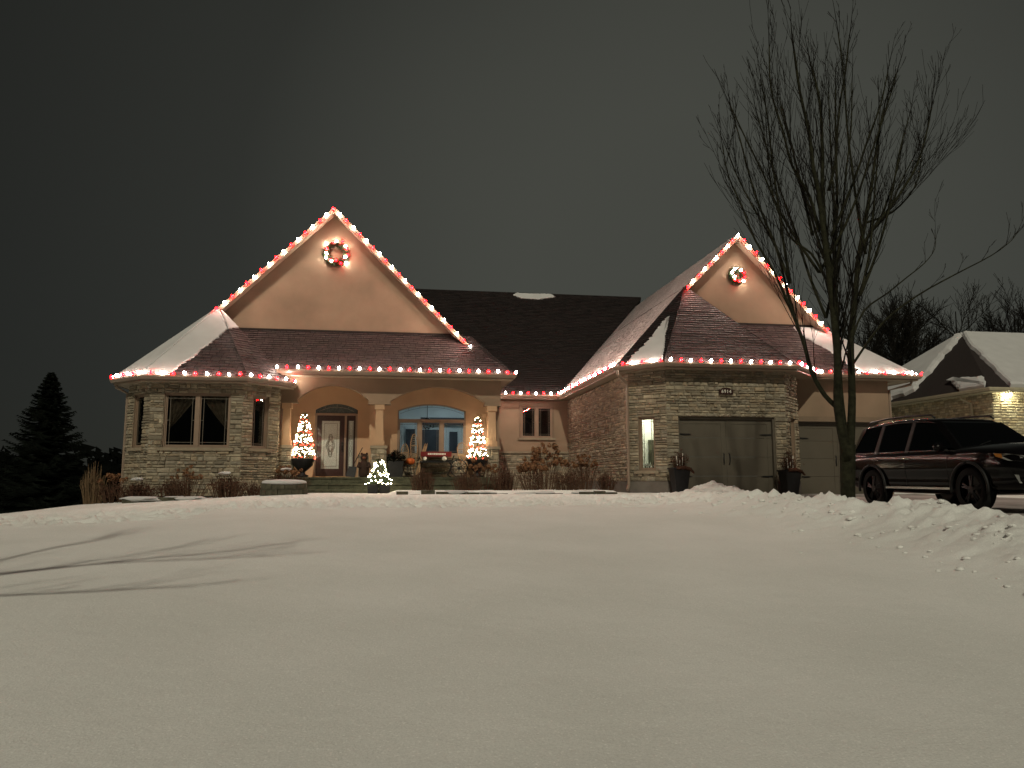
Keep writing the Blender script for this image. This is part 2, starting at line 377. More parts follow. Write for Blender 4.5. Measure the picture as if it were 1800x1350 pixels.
# ================================================================ GROUND
def sstep(a, b, x): t = np.clip((x - a) / (b - a), 0, 1); return t * t * (3 - 2 * t)
def drive_z(y): return np.interp(y, [-60, 0, 4, 11, 18, 25.7], [-0.2, 0.3, 0.70, 1.0, 1.03, 1.13])
def crest_z(y): return np.interp(y, [6, 8.5, 10.8, 13.2, 16, 18.6, 20.2, 21.3, 22.4, 23.2], [0.66, 1.02, 1.18, 1.22, 1.26, 1.30, 1.45, 1.50, 1.34, 1.22])
def ground_h(X, Y, detail=True):
    X = np.asarray(X, float); Y = np.asarray(Y, float)
    z = np.interp(Y, [-60, -2, 2, 6, 12, 17, 20, 24, 34, 60, 120, 400], [-0.25, -0.2, 0.0, 0.27, 0.66, 0.97, 1.12, 1.2, 1.2, 0.0, -3.0, -3.0])
    z = z - 0.048 * np.clip(-X - 3, 0, 30) * sstep(7, 21, Y)
    z = z - 0.16 * np.clip(Y - 19.5 + 0.25 * (X + 9.5), 0, 40) * sstep(-8.9, -10.6, X) * (1 - sstep(60, 90, Y))
    z = z - 12 * sstep(45, 110, Y) * sstep(-6, -14, X)
    z = z + 0.018 * fbm(X * 0.35, Y * 0.35, 3, 3)
    bed = sstep(23.70, 23.82, Y) * sstep(-0.2, 0.2, X) * (1 - sstep(6.9, 7.2, X)) * (1 - sstep(30, 34, Y))
    z = z + 0.10 * bed
    # ploughed bank beside the driveway
    xc = 8.65 + 0.25 * np.sin(Y * 0.7) + 0.3 * sstep(18, 21, Y)
    dx = X - xc
    w = np.where(dx < 0, 1.35 - 0.4 * sstep(15, 20, Y), 0.42 + 0.25 * sstep(18, 20, Y))
    prof = np.exp(-(dx / w) ** 2) * sstep(4.5, 8.5, Y) * (1 - sstep(22.2, 23.3, Y))
    hump = crest_z(Y) - z
    z = z + np.clip(hump, 0, 2) * prof
    if detail:
        lump = fbm(X * 2.2, Y * 2.2, 7, 5, 0.55); fine = fbm(X * 6.5, Y * 6.5, 8, 4, 0.6)
        z = z + prof * (0.16 * lump + 0.10 * fine + 0.08 * np.abs(lump))
        wv = 0.5 * fbm(X * 0.5, Y * 0 + 2, 11, 3)
        lo = 17.6 + wv - 1.6 * sstep(-2, -8, X) + 0.6 * sstep(2, 6, X); hi = 22.6 - 2.2 * sstep(-4.5, -7.5, X) + wv
        tramp = sstep(lo, lo + 0.8, Y) * (1 - sstep(hi, hi + 0.8, Y)) * sstep(-10.0, -7.0, X)
        rid = 1 - np.abs(fbm(X * 2.6, Y * 3.2, 22, 4, 0.6)) * 2.2; chunk = fbm(X * 5.0, Y * 5.5, 25, 3, 0.6)
        z = z + tramp * (0.05 * rid + 0.05 * chunk + 0.025 * fbm(X * 11, Y * 11, 26, 2) - 0.08)
        z = z + 0.006 * fbm(X * 1.3, Y * 1.3, 31, 4)
        if z.ndim == 2:                               # boot prints and shovel scrapes in the trodden strip
            rp = np.random.RandomState(4); gx0, gy0 = X[0], Y[:, 0]
            for k in range(1500):
                py = rp.uniform(17.6, 22.6); px = rp.uniform(-8.5, 8.0)
                if px < -4:
                    py = rp.uniform(15.8, 19.0)
                    if rp.rand() < 0.45: continue
                if px > 2 and py < 18.5 and rp.rand() < 0.7: continue
                ang = rp.uniform(-0.6, 0.6) + (0.0 if rp.rand() < 0.5 else 1.57); a_, b_ = rp.uniform(0.14, 0.30), rp.uniform(0.07, 0.13); dep = rp.uniform(0.05, 0.13)
                i0, i1 = np.searchsorted(gx0, [px - 0.55, px + 0.55]); j0, j1 = np.searchsorted(gy0, [py - 0.55, py + 0.55])
                if i1 - i0 < 3 or j1 - j0 < 3: continue
                xx = X[j0:j1, i0:i1] - px; yy = Y[j0:j1, i0:i1] - py
                u = (xx * np.cos(ang) + yy * np.sin(ang)) / a_; v = (-xx * np.sin(ang) + yy * np.cos(ang)) / b_; r2 = u * u + v * v
                z[j0:j1, i0:i1] += -dep * np.exp(-r2 ** 2) + 0.22 * dep * np.exp(-((np.sqrt(r2) - 1.5) / 0.35) ** 2) * (rp.rand() + 0.3)
    # cut for the driveway
    drv = sstep(9.35, 9.75, X) * (1 - sstep(18.5, 18.9, X)) * (1 - sstep(26.0, 26.4, Y))
    z = z * (1 - drv) + (drive_z(Y) - 0.10) * drv
    # under the houses
    inside = (X > -8.4) & (X < 17.9) & (Y > 26.8)
    z = np.where(inside, np.minimum(z, 1.0), z)
    return z
def axis(lo, hi, step, far_lo, far_hi):
    mid = list(np.arange(lo, hi + step / 2, step)); a = []; s = step; p = lo
    while p > far_lo: s *= 1.25; p -= s; a.append(p)
    b = []; s = step; p = mid[-1]
    while p < far_hi: s *= 1.25; p += s; b.append(p)
    return np.array(a[::-1] + mid + b)
gx = axis(-13.0, 13.0, 0.075, -1500, 1500); gy = axis(2.0, 25.0, 0.06, -400, 2200)
GX, GY = np.meshgrid(gx, gy); GZ = ground_h(GX, GY)
nx, ny = len(gx), len(gy)
me = bpy.data.meshes.new('snow_ground')
me.vertices.add(nx * ny); me.vertices.foreach_set('co', np.stack([GX, GY, GZ], -1).astype(np.float32).ravel())
ii, jj = np.meshgrid(np.arange(nx - 1), np.arange(ny - 1)); a = (jj * nx + ii).ravel()
quads = np.stack([a, a + 1, a + nx + 1, a + nx], -1).astype(np.int32)
me.loops.add(quads.size); me.loops.foreach_set('vertex_index', quads.ravel())
me.polygons.add(len(quads)); me.polygons.foreach_set('loop_start', np.arange(0, quads.size, 4, dtype=np.int32))
me.polygons.foreach_set('use_smooth', np.ones(len(quads), dtype=bool)); me.update(calc_edges=True)
obj('snow_ground', me, 'snow', kind='structure', label='snow covered front lawn rising towards the house')
def gz(x, y): return float(ground_h(np.array([x]), np.array([y]))[0])

mb = MB(); ys = np.linspace(-40, 25.68, 90); xs = np.linspace(9.3, 18.8, 24)
V = [(x, y, float(drive_z(y)) + 0.012 * math.sin(x * 3 + y)) for y in ys for x in xs]
F = [(j * 24 + i, j * 24 + i + 1, (j + 1) * 24 + i + 1, (j + 1) * 24 + i) for j in range(89) for i in range(23)]
mb.add(V, F); obj('driveway', mb, 'driveway', kind='structure', smooth=True, label='snow dusted driveway in front of the garage doors')

rnd = random.Random(5)
mb = MB()
for k in range(260):
    y = rnd.uniform(6.0, 21.5); t = abs(rnd.gauss(0, 0.9)); x = 8.6 - t + rnd.uniform(-0.2, 0.5)
    if rnd.random() < 0.25: x = 7.0 + rnd.uniform(-0.4, 1.2); y = rnd.uniform(7.0, 12.5)
    r = rnd.choice([0.012, 0.016, 0.02, 0.025, 0.035, 0.05]) * (0.8 + 0.4 * rnd.random())
    mb.blob((x, y, gz(x, y) + r * 0.2), r, rnd, 6, 4, 0.35, sq=(1.4, 1.1, 0.6))
obj('snow_clods', mb, 'snow', kind='stuff', smooth=True, label='loose clods of snow scattered along the ploughed bank')

# ================================================================ THE HOUSE
house = empty('house', (0, 26, 1.15), 'wide stone and stucco bungalow with two gables outlined in red and white lights', 'house')
SR = random.Random(12)
ALL_STONES = []                                  # (size on screen, verts, faces, colour, wall)
def wall_rects(w, h, ops, h0=0.0):
    us = sorted({0, w, *[min(max(o[i], 0), w) for o in ops for i in (0, 1)]}); vs = sorted({h0, h, *[min(max(o[i], h0), h) for o in ops for i in (2, 3)]})
    for i in range(len(us) - 1):
        for j in range(len(vs) - 1):
            uc, vc = (us[i] + us[i + 1]) / 2, (vs[j] + vs[j + 1]) / 2
            if not any(o[0] < uc < o[1] and o[2] < vc < o[3] for o in ops): yield us[i], us[i + 1], vs[j], vs[j + 1]
def flat_wall(T, w, h, ops=(), thick=0.16, h0=0.0, mb=None):
    mb = mb or MB()
    for a0, a1, b0, b1 in wall_rects(w, h, ops, h0): mb.tbox(T, a0, a1, b0, b1, -thick, 0)
    return mb
STONE_COLS = [(1.0, 0.97, 0.92), (0.80, 0.76, 0.70), (1.12, 1.08, 1.0), (0.90, 0.85, 0.76), (1.05, 0.95, 0.83), (0.70, 0.68, 0.64), (1.22, 1.18, 1.08), (0.95, 0.95, 0.93)]
def stone_wall(wall, T, w, h, ops=(), h0=0.0, rows=(0.07, 0.09, 0.115, 0.15), lens=(0.13, 0.46), e0=0.0, e1=0.0, seed=0, dest=None, proud=(0.012, 0.055), joint=0.011):
    rs = random.Random(100 + seed); dest = ALL_STONES if dest is None else dest
    vs = sorted({h0, h, *[min(max(o[i], h0), h) for o in ops for i in (2, 3)]})
    for vi in range(len(vs) - 1):
        lo, hi = vs[vi], vs[vi + 1]
        if hi - lo < 0.03: continue
        hs = []
        while sum(hs) < hi - lo - 0.04: hs.append(rs.choice(rows))
        if not hs: hs = [hi - lo]
        k = (hi - lo) / sum(hs); v = lo
        for rh in hs:
            rh *= k; free = [(-e0, w + e1)]
            for o in ops:
                if o[2] < v + rh / 2 < o[3]:
                    nf = []
                    for a, b in free:
                        if o[0] > a: nf.append((a, min(b, o[0])))
                        if o[1] < b: nf.append((max(a, o[1]), b))
                    free = [(a, b) for a, b in nf if b - a > 0.03]
            for a, b in free:
                x = a
                while x < b - 1e-6:
                    L = rs.uniform(*lens) * (0.7 + 1.6 * rh)
                    if b - x - L < 0.12: L = b - x
                    cells = [(x, x + L, v, v + rh)]
                    if rh > 0.13 and L > 0.25 and rs.random() < 0.4:
                        s = rs.uniform(0.4, 0.6); cells = [(x, x + L, v, v + rh * s), (x, x + L, v + rh * s, v + rh)]
                        if rs.random() < 0.5:
                            q = rs.uniform(0.35, 0.65); c = cells.pop(); cells += [(x, x + L * q, c[2], c[3]), (x + L * q, x + L, c[2], c[3])]
                    for (a0, a1, b0, b1) in cells:
                        g = joint / 2; d = rs.uniform(*proud); J = lambda m=0.006: rs.uniform(-m, m)
                        base = [(a0 + g + J(), b0 + g + J(.004), 0.0), (a1 - g + J(), b0 + g + J(.004), 0.0), (a1 - g + J(), b1 - g + J(.004), 0.0), (a0 + g + J(), b1 - g + J(.004), 0.0)]
                        bv = min(0.02, (b1 - b0) * 0.18)
                        front = [(p[0] + (bv if i in (0, 3) else -bv), p[1] + (bv if i in (0, 1) else -bv), d + J(0.009)) for i, p in enumerate(base)]
                        cen = [((a0 + a1) / 2 + J(0.03), (b0 + b1) / 2 + J(0.01), d + rs.uniform(0.0, 0.014))]
                        P = [T(*p) for p in base + front + cen]
                        Fc = [(0, 1, 5, 4), (1, 2, 6, 5), (2, 3, 7, 6), (3, 0, 4, 7), (4, 5, 8), (5, 6, 8), (6, 7, 8), (7, 4, 8)]
                        c = rs.choice(STONE_COLS); q = rs.uniform(0.8, 1.15); c = tuple(q * t for t in c)
                        n = (T(0, 0, 1) - T(0, 0, 0)); m = P[8]; v_ = EYE - m
                        size = (a1 - a0) * (b1 - b0) * max(0, n.dot(v_.normalized())) / v_.length_squared
                        dest.append((size, P, Fc, c, wall))
                    x += L
            v += rh
def emit_stones(dest, limit, mat_name, owner, piece='stone', rest='stone_cladding'):
    dest.sort(key=lambda s: -s[0])
    for size, P, Fc, c, wall in dest[:limit]:
        b = MB().add(P, Fc, c); obj(piece, b, mat_name, wall)
    if dest[limit:]:
        b = MB()
        for size, P, Fc, c, wall in dest[limit:]: b.add(P, Fc, c)
        obj(rest, b, mat_name, owner, kind='stuff')

# ---- windows and doors -------------------------------------------------
def window(T, w, h, lights=1, sill=True, casing=0.09, depth=0.10, grid=True, name='window', label=None, prairie=0.13, surround='trim', sillmat='cast_stone'):
    """opening a 0..w, b 0..h in frame T (c=0 the wall face)"""
    W = empty(name, T(w / 2, 0, 0), parent=house)
    if label: W['label'] = label
    f = MB(); c0, c1 = -depth - 0.06, -depth + 0.05; t = 0.055
    f.tbox(T, 0, w, 0, t, c0, c1); f.tbox(T, 0, w, h - t, h, c0, c1); f.tbox(T, 0, t, t, h - t, c0, c1); f.tbox(T, w - t, w, t, h - t, c0, c1)
    lw = (w - 2 * t) / lights
    for i in range(1, lights): f.tbox(T, t + i * lw - 0.06, t + i * lw + 0.06, t, h - t, c0, c1 + 0.005)
    obj('frame', f, 'window_frame', W)
    r = MB(); r.tbox(T, -0.002, 0.012, 0, h, -0.17, -0.004); r.tbox(T, w - 0.012, w + 0.002, 0, h, -0.17, -0.004); r.tbox(T, 0.012, w - 0.012, h - 0.012, h + 0.002, -0.17, -0.004)
    obj('reveal', r, surround, W)
    for i in range(lights):
        a0 = t + i * lw + (0.06 if i else 0); a1 = t + (i + 1) * lw - (0.06 if i < lights - 1 else 0); b0, b1 = t, h - t
        s = MB(); q = 0.035; s0, s1 = -depth - 0.03, -depth + 0.02
        s.tbox(T, a0, a1, b0, b0 + q, s0, s1); s.tbox(T, a0, a1, b1 - q, b1, s0, s1); s.tbox(T, a0, a0 + q, b0 + q, b1 - q, s0, s1); s.tbox(T, a1 - q, a1, b0 + q, b1 - q, s0, s1)
        obj('sash', s, 'window_frame', W)
        p = MB(); p.tbox(T, a0 + q, a1 - q, b0 + q, b1 - q, -depth - 0.008, -depth - 0.002); obj('pane', p, 'pane', W)
        if grid:
            g = MB(); k = prairie; gw = 0.008
            for aa in (a0 + q + k * 0.6, a1 - q - k * 0.6): g.tbox(T, aa - gw, aa + gw, b0 + q, b1 - q, -depth + 0.000, -depth + 0.010)
            for bb in (b0 + q + k * 0.6, b1 - q - k * 0.6): g.tbox(T, a0 + q, a1 - q, bb - gw, bb + gw, -depth + 0.001, -depth + 0.011)
            bm_ = (b0 + b1) / 2
            for aa in (a0 + q, a1 - q - k * 0.6): g.tbox(T, aa, aa + k * 0.6, bm_ - gw, bm_ + gw, -depth + 0.001, -depth + 0.0105)
            obj('muntin', g, 'lead_came', W)
    if sill:
        s = MB(); s.tbox(T, -0.14, w + 0.14, -0.10, 0.0, -0.14, 0.09); obj('sill', s, sillmat, W)
    return W
def room(T, a0, a1, b0, b1, d, m, parent, name='room'):
    b = MB(); c = -0.19
    Q = lambda *p: [T(*x) for x in p]
    b.add(Q((a0, b0, -d), (a1, b0, -d), (a1, b1, -d), (a0, b1, -d)), [(0, 1, 2, 3)])
    b.add(Q((a0, b0, c), (a0, b0, -d), (a0, b1, -d), (a0, b1, c)), [(0, 1, 2, 3)]); b.add(Q((a1, b0, c), (a1, b0, -d), (a1, b1, -d), (a1, b1, c)), [(0, 1, 2, 3)])
    b.add(Q((a0, b0, c), (a1, b0, c), (a1, b0, -d), (a0, b0, -d)), [(0, 1, 2, 3)]); b.add(Q((a0, b1, c), (a1, b1, c), (a1, b1, -d), (a0, b1, -d)), [(0, 1, 2, 3)])
    return obj(name, b, m, parent)
def curtain(T, a0, a1, b0, b1, side, c, parent):
    """tied-back curtain hanging from the head of a window"""
    b = MB(); nv, nu = 18, 22; V = []; w = a1 - a0
    for j in range(nv):
        v = j / (nv - 1)                        # 0 at head
        edge = w * (0.98 * (1 - v ** 1.15 * 0.93)); z = b1 - v * (b1 - b0) * 0.68
        for i in range(nu):
            u = i / (nu - 1); x = u * edge; x = a0 + x if side < 0 else a1 - x
            V.append(T(x, z + 0.02 * math.sin(u * 9), c + 0.035 * math.sin(u * 26 + v * 2.0) * (0.5 + 0.5 * u)))
    b.add(V, [(j * nu + i, j * nu + i + 1, (j + 1) * nu + i + 1, (j + 1) * nu + i) for j in range(nv - 1) for i in range(nu - 1)])
    obj('curtain', b, 'curtain', parent, smooth=True)

Z0 = 1.12                                        # foot of the walls
# ---- bay on the left ----------------------------------------------------
BW = [(-8.55, 40.0), (-8.55, 26.54), (-7.61, 25.6), (-4.79, 25.6), (-3.85, 26.54), (-3.85, 28.7)]
BTOP = 4.80
def seg_frame(p, q, z=Z0):
    p, q = Vector((*p, 0)), Vector((*q, 0)); u = (q - p).normalized(); n = Vector((u.y, -u.x, 0))
    return frame((p.x, p.y, z), u, n), (q - p).length
def part_wall(mb, m, name='wall'): return obj(name, mb, m, house)
# front of the bay
T, L = seg_frame(BW[2], BW[3]); op = [(-7.19 + 7.61, -5.17 + 7.61, 2.64 - Z0, 4.38 - Z0)]
wl = part_wall(flat_wall(T, L, BTOP - Z0, op), 'mortar'); stone_wall(wl, T, L, BTOP - Z0, op, seed=1)
Tw = frame(T(op[0][0], op[0][2], 0), T(1, 0, 0) - T(0, 0, 0), T(0, 0, 1) - T(0, 0, 0))
W = window(Tw, 2.02, 1.74, 2, label='pair of dark panes with tied back curtains in the bay')
curtain(Tw, 0.10, 0.95, 0.1, 1.66, -1, -0.24, W); curtain(Tw, 1.07, 1.92, 0.1, 1.66, 1, -0.24, W)
room(Tw, -0.2, 2.2, -0.9, 1.9, 2.2, 'dark_room', W)
# angled sides of the bay
for i, (a, b) in ((1, (1, 2)), (2, (3, 4))):
    T, L = seg_frame(BW[a], BW[b]); ww = 0.62; o0 = (L - ww) / 2; op = [(o0, o0 + ww, 2.64 - Z0, 4.36 - Z0)]
    wl = part_wall(flat_wall(T, L, BTOP - Z0, op), 'mortar'); stone_wall(wl, T, L, BTOP - Z0, op, seed=2 + i, e0=0.02, e1=0.02)
    Tw = frame(T(o0, op[0][2], 0), T(1, 0, 0) - T(0, 0, 0), T(0, 0, 1) - T(0, 0, 0))
    W = window(Tw, ww, 1.72, 1, prairie=0.10); room(Tw, -0.2, 0.82, -0.2, 1.9, 0.5, 'dark_room', W)
for a, b, sd in ((0, 1, 5), (4, 5, 6)):
    T, L = seg_frame(BW[a], BW[b]); wl = part_wall(flat_wall(T, L, BTOP - Z0), 'mortar')
    if a == 4: stone_wall(wl, T, 0.46, BTOP - Z0, seed=sd)

# ---- porch ---------------------------------------------------------------
PF = 1.72                                        # porch floor
def arch_pts(x0, x1, zs, zc, n=18):              # segmental arch
    xm = (x0 + x1) / 2; hw = (x1 - x0) / 2; r = (hw * hw + (zc - zs) ** 2) / (2 * (zc - zs))
    return [(x0 + (x1 - x0) * i / n, zc - r + math.sqrt(max(0, r * r - (x0 + (x1 - x0) * i / n - xm) ** 2))) for i in range(n + 1)]
A1 = arch_pts(-3.29, -0.87, 4.37, 4.88); A2 = arch_pts(-0.13, 3.20, 4.35, 4.89)
beam = MB(); y0, y1, zt, zb = 27.0, 27.34, 5.26, 4.30
def beam_strip(pts):
    for (xa, za), (xb, zb_) in zip(pts[:-1], pts[1:]):
        beam.add([(xa, y0, za), (xb, y0, zb_), (xb, y0, zt), (xa, y0, zt), (xa, y1, za), (xb, y1, zb_), (xb, y1, zt), (xa, y1, zt)], [(0, 1, 2, 3), (5, 4, 7, 6), (0, 4, 5, 1)])
beam_strip(A1); beam_strip(A2)
for xa, xb in ((-3.85, -3.29), (-0.87, -0.13), (3.20, 3.76)): beam.box(xa, xb, y0, y1, zb, zt)
obj('arched_beam', beam, 'stucco', house)
for xa, xb in ((-3.84, -3.27), (-0.89, -0.11), (3.18, 3.78)):
    cap = MB(); cap.box(xa, xb, y0 - 0.025, y1 + 0.02, zb - 0.06, zb - 0.003); obj('beam_moulding', cap, 'stucco', house)
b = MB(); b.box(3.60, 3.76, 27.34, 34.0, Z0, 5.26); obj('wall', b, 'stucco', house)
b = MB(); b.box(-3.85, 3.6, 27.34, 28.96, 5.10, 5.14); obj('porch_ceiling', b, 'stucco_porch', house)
# columns on stone piers
for i, (xc, wd) in enumerate(((-3.62, 0.25), (-0.49, 0.27), (3.45, 0.28))):
    C = empty('column', (xc, 27.15, PF), parent=house)
    s = MB(); hb, ht = wd / 2 + 0.015, wd / 2 - 0.01; zc = 27.16
    s.add([(xc - hb, zc - hb, 2.98), (xc + hb, zc - hb, 2.98), (xc + hb, zc + hb, 2.98), (xc - hb, zc + hb, 2.98), (xc - ht, zc - ht, 4.06), (xc + ht, zc - ht, 4.06), (xc + ht, zc + ht, 4.06), (xc - ht, zc + ht, 4.06)],
          [(0, 1, 5, 4), (1, 2, 6, 5), (2, 3, 7, 6), (3, 0, 4, 7), (4, 5, 6, 7), (0, 3, 2, 1)]); obj('shaft', s, 'stucco_porch', C)
    s = MB(); q = wd / 2 + 0.035; s.box(xc - q, xc + q, zc - q, zc + q, 4.06, 4.235); obj('capital', s, 'stucco_porch', C)
    s = MB(); q = wd / 2 + 0.05; s.box(xc - q, xc + q, zc - q, zc + q, 2.80, 2.98); obj('plinth', s, 'stucco_porch', C)
    s = MB(); q = 0.29; s.box(xc - q, xc + q, zc - q, zc + q, 2.70, 2.80); obj('pier_cap', s, 'cast_stone', C)
    s = MB(); q = 0.225; s.box(xc - q, xc + q, zc - q, zc + q, 1.2, 2.70); pier = obj('pier', s, 'mortar', C)
    for (p, qv, sd) in (((xc - q, zc - q), (xc + q, zc - q), 0), ((xc + q, zc - q), (xc + q, zc + q), 1), ((xc - q, zc + q), (xc - q, zc - q), 2)):
        T, L = seg_frame(p, qv, 1.2); stone_wall(C, T, L, 1.5, seed=30 + i * 3 + sd, rows=(0.12, 0.16, 0.2), lens=(0.14, 0.3))
# recessed door wall and window wall
DW, WW = 28.7, 28.1
T = frame((-3.85, DW, PF), (1, 0, 0), (0, -1, 0))
dop = [(-2.83 + 3.85, -1.31 + 3.85, 0.0, 4.44 - PF)]
b = flat_wall(T, 3.15, 5.1 - PF, dop); b.box(-0.86, -0.70, WW, DW, PF, 5.1)
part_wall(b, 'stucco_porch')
T = frame((-0.70, WW, PF), (1, 0, 0), (0, -1, 0)); wop = [(0.84, 3.32, 2.50 - PF, 4.40 - PF)]
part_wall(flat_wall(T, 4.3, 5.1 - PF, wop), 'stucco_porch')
Tk = frame((-0.70, WW, PF - 0.3), (1, 0, 0), (0, -1, 0)); kw = MB(); kw.tbox(Tk, 0, 4.3, 0, 1.05, 0.004, 0.05); kwo = part_wall(kw, 'mortar')
stone_wall(kwo, frame((-0.70, WW - 0.05, PF), (1, 0, 0), (0, -1, 0)), 4.3, 0.75, seed=50)
for ka, kb in ((0, 0.82), (3.34, 4.3)): kc = MB(); kc.tbox(Tk, ka, kb, 1.05, 1.12, 0.0, 0.12); obj('water_table', kc, 'cast_stone', house)
Tk2 = frame((-3.85, DW, PF), (1, 0, 0), (0, -1, 0)); kw = MB(); kw.tbox(Tk2, 2.60, 2.98, 0, 0.75, 0.004, 0.05); kwo = part_wall(kw, 'mortar')
stone_wall(kwo, frame((-3.85, DW - 0.05, PF), (1, 0, 0), (0, -1, 0)), 2.98, 0.75, ops=[(0, 2.6, 0, 0.75)], seed=51)
kc = MB(); kc.tbox(Tk2, 2.58, 3.0, 0.75, 0.82, 0.0, 0.12); obj('water_table', kc, 'cast_stone', house)
# fill arches above door and picture window
def arch_fill(x0, x1, zs, zc, ztop, y, thick, m):
    b = MB(); pts = arch_pts(x0, x1, zs, zc)
    for (xa, za), (xb, zb_) in zip(pts[:-1], pts[1:]):
        b.add([(xa, y, za), (xb, y, zb_), (xb, y, ztop), (xa, y, ztop), (xa, y + thick, za), (xb, y + thick, zb_), (xb, y + thick, ztop), (xa, y + thick, ztop)], [(0, 1, 2, 3), (5, 4, 7, 6), (0, 4, 5, 1)])
    return b
part_wall(arch_fill(-2.83, -1.31, 4.18, 4.40, 4.441, DW + 0.003, 0.15, None), 'stucco_porch')
part_wall(arch_fill(0.14, 2.62, 4.14, 4.39, 4.401, WW + 0.003, 0.15, None), 'stucco_porch')
# front door
FD = empty('front_door', (-2.25, DW, PF), parent=house, label='dark wooden front door with a tall leaded glass oval ornament')
T = frame((-2.83, DW, PF), (1, 0, 0), (0, -1, 0))
f = MB(); f.tbox(T, 0, 0.07, 0, 2.32, -0.12, 0.02); f.tbox(T, 1.06, 1.13, 0, 2.25, -0.12, 0.02); f.tbox(T, 1.45, 1.52, 0, 2.32, -0.12, 0.02); f.tbox(T, 0.07, 1.45, 2.25, 2.33, -0.12, 0.021); obj('frame', f, 'window_frame', FD)
d = MB(); d0, d1, dz = 0.07, 1.06, 2.25
d.tbox(T, d0, d0 + 0.17, 0.04, dz, -0.10, -0.04); d.tbox(T, d1 - 0.17, d1, 0.04, dz, -0.10, -0.04); d.tbox(T, d0 + 0.17, d1 - 0.17, 0.04, 0.30, -0.10, -0.04); d.tbox(T, d0 + 0.17, d1 - 0.17, 2.06, dz, -0.10, -0.04)
obj('leaf', d, 'door_wood', FD)
g = MB(); g.tbox(T, d0 + 0.17, d1 - 0.17, 0.30, 2.06, -0.08, -0.065); obj('leaded_glass', g, 'leaded_glass', FD)
g = MB(); a0, a1, b0, b1 = d0 + 0.17, d1 - 0.17, 0.30, 2.06
for k in (0.0, 0.09):
    for (p, q, r, s_) in ((a0 + k, a0 + k + 0.014, b0 + k, b1 - k), (a1 - k - 0.014, a1 - k, b0 + k, b1 - k), (a0 + k, a1 - k, b0 + k, b0 + k + 0.014), (a0 + k, a1 - k, b1 - k - 0.014, b1 - k)): g.tbox(T, p, q, r, s_, -0.066, -0.055 + k * 0.02)
ca, cb = (a0 + a1) / 2, 1.15
for sc_, zz in ((1.0, 0), (0.55, 0.001), (0.8, 0.002)):
    pts = [T(ca + 0.115 * sc_ * math.sin(t) * (1 + 0.35 * math.cos(4 * t)), cb + 0.42 * sc_ * math.cos(t), -0.058) for t in [2 * math.pi * i / 28 for i in range(29)]]
    g.tube(pts, 0.009, 5)
for dzz in (-0.3, -0.1, 0.1, 0.3):
    pts = [T(ca + 0.07 * math.sin(t), cb + dzz + 0.09 * math.cos(t), -0.056) for t in [2 * math.pi * i / 12 for i in range(13)]]; g.tube(pts, 0.008, 5)
obj('ornament', g, 'lead_came', FD)
d = MB(); d.tbox(T, 1.13, 1.20, 0.04, dz, -0.10, -0.045); d.tbox(T, 1.38, 1.45, 0.04, dz, -0.10, -0.045); d.tbox(T, 1.20, 1.38, 0.04, 0.30, -0.10, -0.045); d.tbox(T, 1.20, 1.38, 2.06, dz, -0.10, -0.045); obj('sidelight', d, 'door_wood', FD)
g = MB(); g.tbox(T, 1.20, 1.38, 0.30, 2.06, -0.08, -0.065); obj('sidelight_glass', g, 'leaded_glass', FD)
g = MB()
for aa in (1.205, 1.232, 1.338, 1.365): g.tbox(T, aa, aa + 0.01, 0.31, 2.05, -0.064, -0.056)
for dzz in (-0.3, -0.1, 0.1, 0.3): g.tube([T(1.29 + 0.035 * math.sin(t), 1.15 + dzz + 0.09 * math.cos(t), -0.06) for t in [2 * math.pi * i / 10 for i in range(11)]], 0.006, 5)
obj('ornament', g, 'lead_came', FD)
h_ = MB(); h_.tube([T(0.99, 0.95, -0.03), T(0.99, 0.97, 0.02), T(0.99, 1.18, 0.02), T(0.99, 1.2, -0.03)], 0.012, 6); h_.tbox(T, 0.965, 1.015, 0.9, 1.28, -0.039, -0.03); obj('handle', h_, 'black_metal', FD)
s = MB(); s.tbox(T, 0.0, 1.52, 0.0, 0.04, -0.12, 0.10); obj('threshold', s, 'raw_wood', FD)
tr = MB(); pts = arch_pts(0.03, 1.49, 2.46, 2.68)
for (xa, za), (xb, zb_) in zip(pts[:-1], pts[1:]): tr.add([T(xa, 2.33, -0.08), T(xb, 2.33, -0.08), T(xb, zb_, -0.08), T(xa, za, -0.08)], [(0, 1, 2, 3)])
obj('transom', tr, 'frosted_transom', FD)
g = MB(); g.tube([T(a, z, -0.07) for a, z in arch_pts(0.14, 1.38, 2.40, 2.56, 12)], 0.009, 5)
for aa in (0.35, 0.76, 1.17): g.tube([T(aa, 2.52, -0.07), T(aa + (aa - 0.76) * 0.12, 2.67, -0.07)], 0.008, 5)
obj('transom_came', g, 'lead_came', FD)
# picture window
PW = empty('picture_window', (1.38, WW, 2.5), parent=house, label='arched picture window with a pale blue lit room behind')
T = frame((0.14, WW, 2.50), (1, 0, 0), (0, -1, 0)); w_ = 2.48
f = MB(); c0, c1 = -0.14, -0.03
f.tbox(T, 0, w_, 0, 0.06, c0, c1); f.tbox(T, 0, 0.05, 0.06, 1.66, c0, c1); f.tbox(T, w_ - 0.05, w_, 0.06, 1.66, c0, c1); f.tbox(T, 0.05, w_ - 0.05, 1.24, 1.33, c0, c1)
for aa in (0.80, 1.60): f.tbox(T, aa - 0.055, aa + 0.055, 0.06, 1.24, c0, c1 + 0.01)
pts = arch_pts(0.0, w_, 1.64, 1.89)
for (xa, za), (xb, zb_) in zip(pts[:-1], pts[1:]): f.add([T(xa, za - 0.05, c1), T(xb, zb_ - 0.05, c1), T(xb, zb_, c1), T(xa, za, c1), T(xa, za - 0.05, c0), T(xb, zb_ - 0.05, c0), T(xb, zb_, c0), T(xa, za, c0)], [(0, 1, 2, 3), (4, 5, 1, 0)])
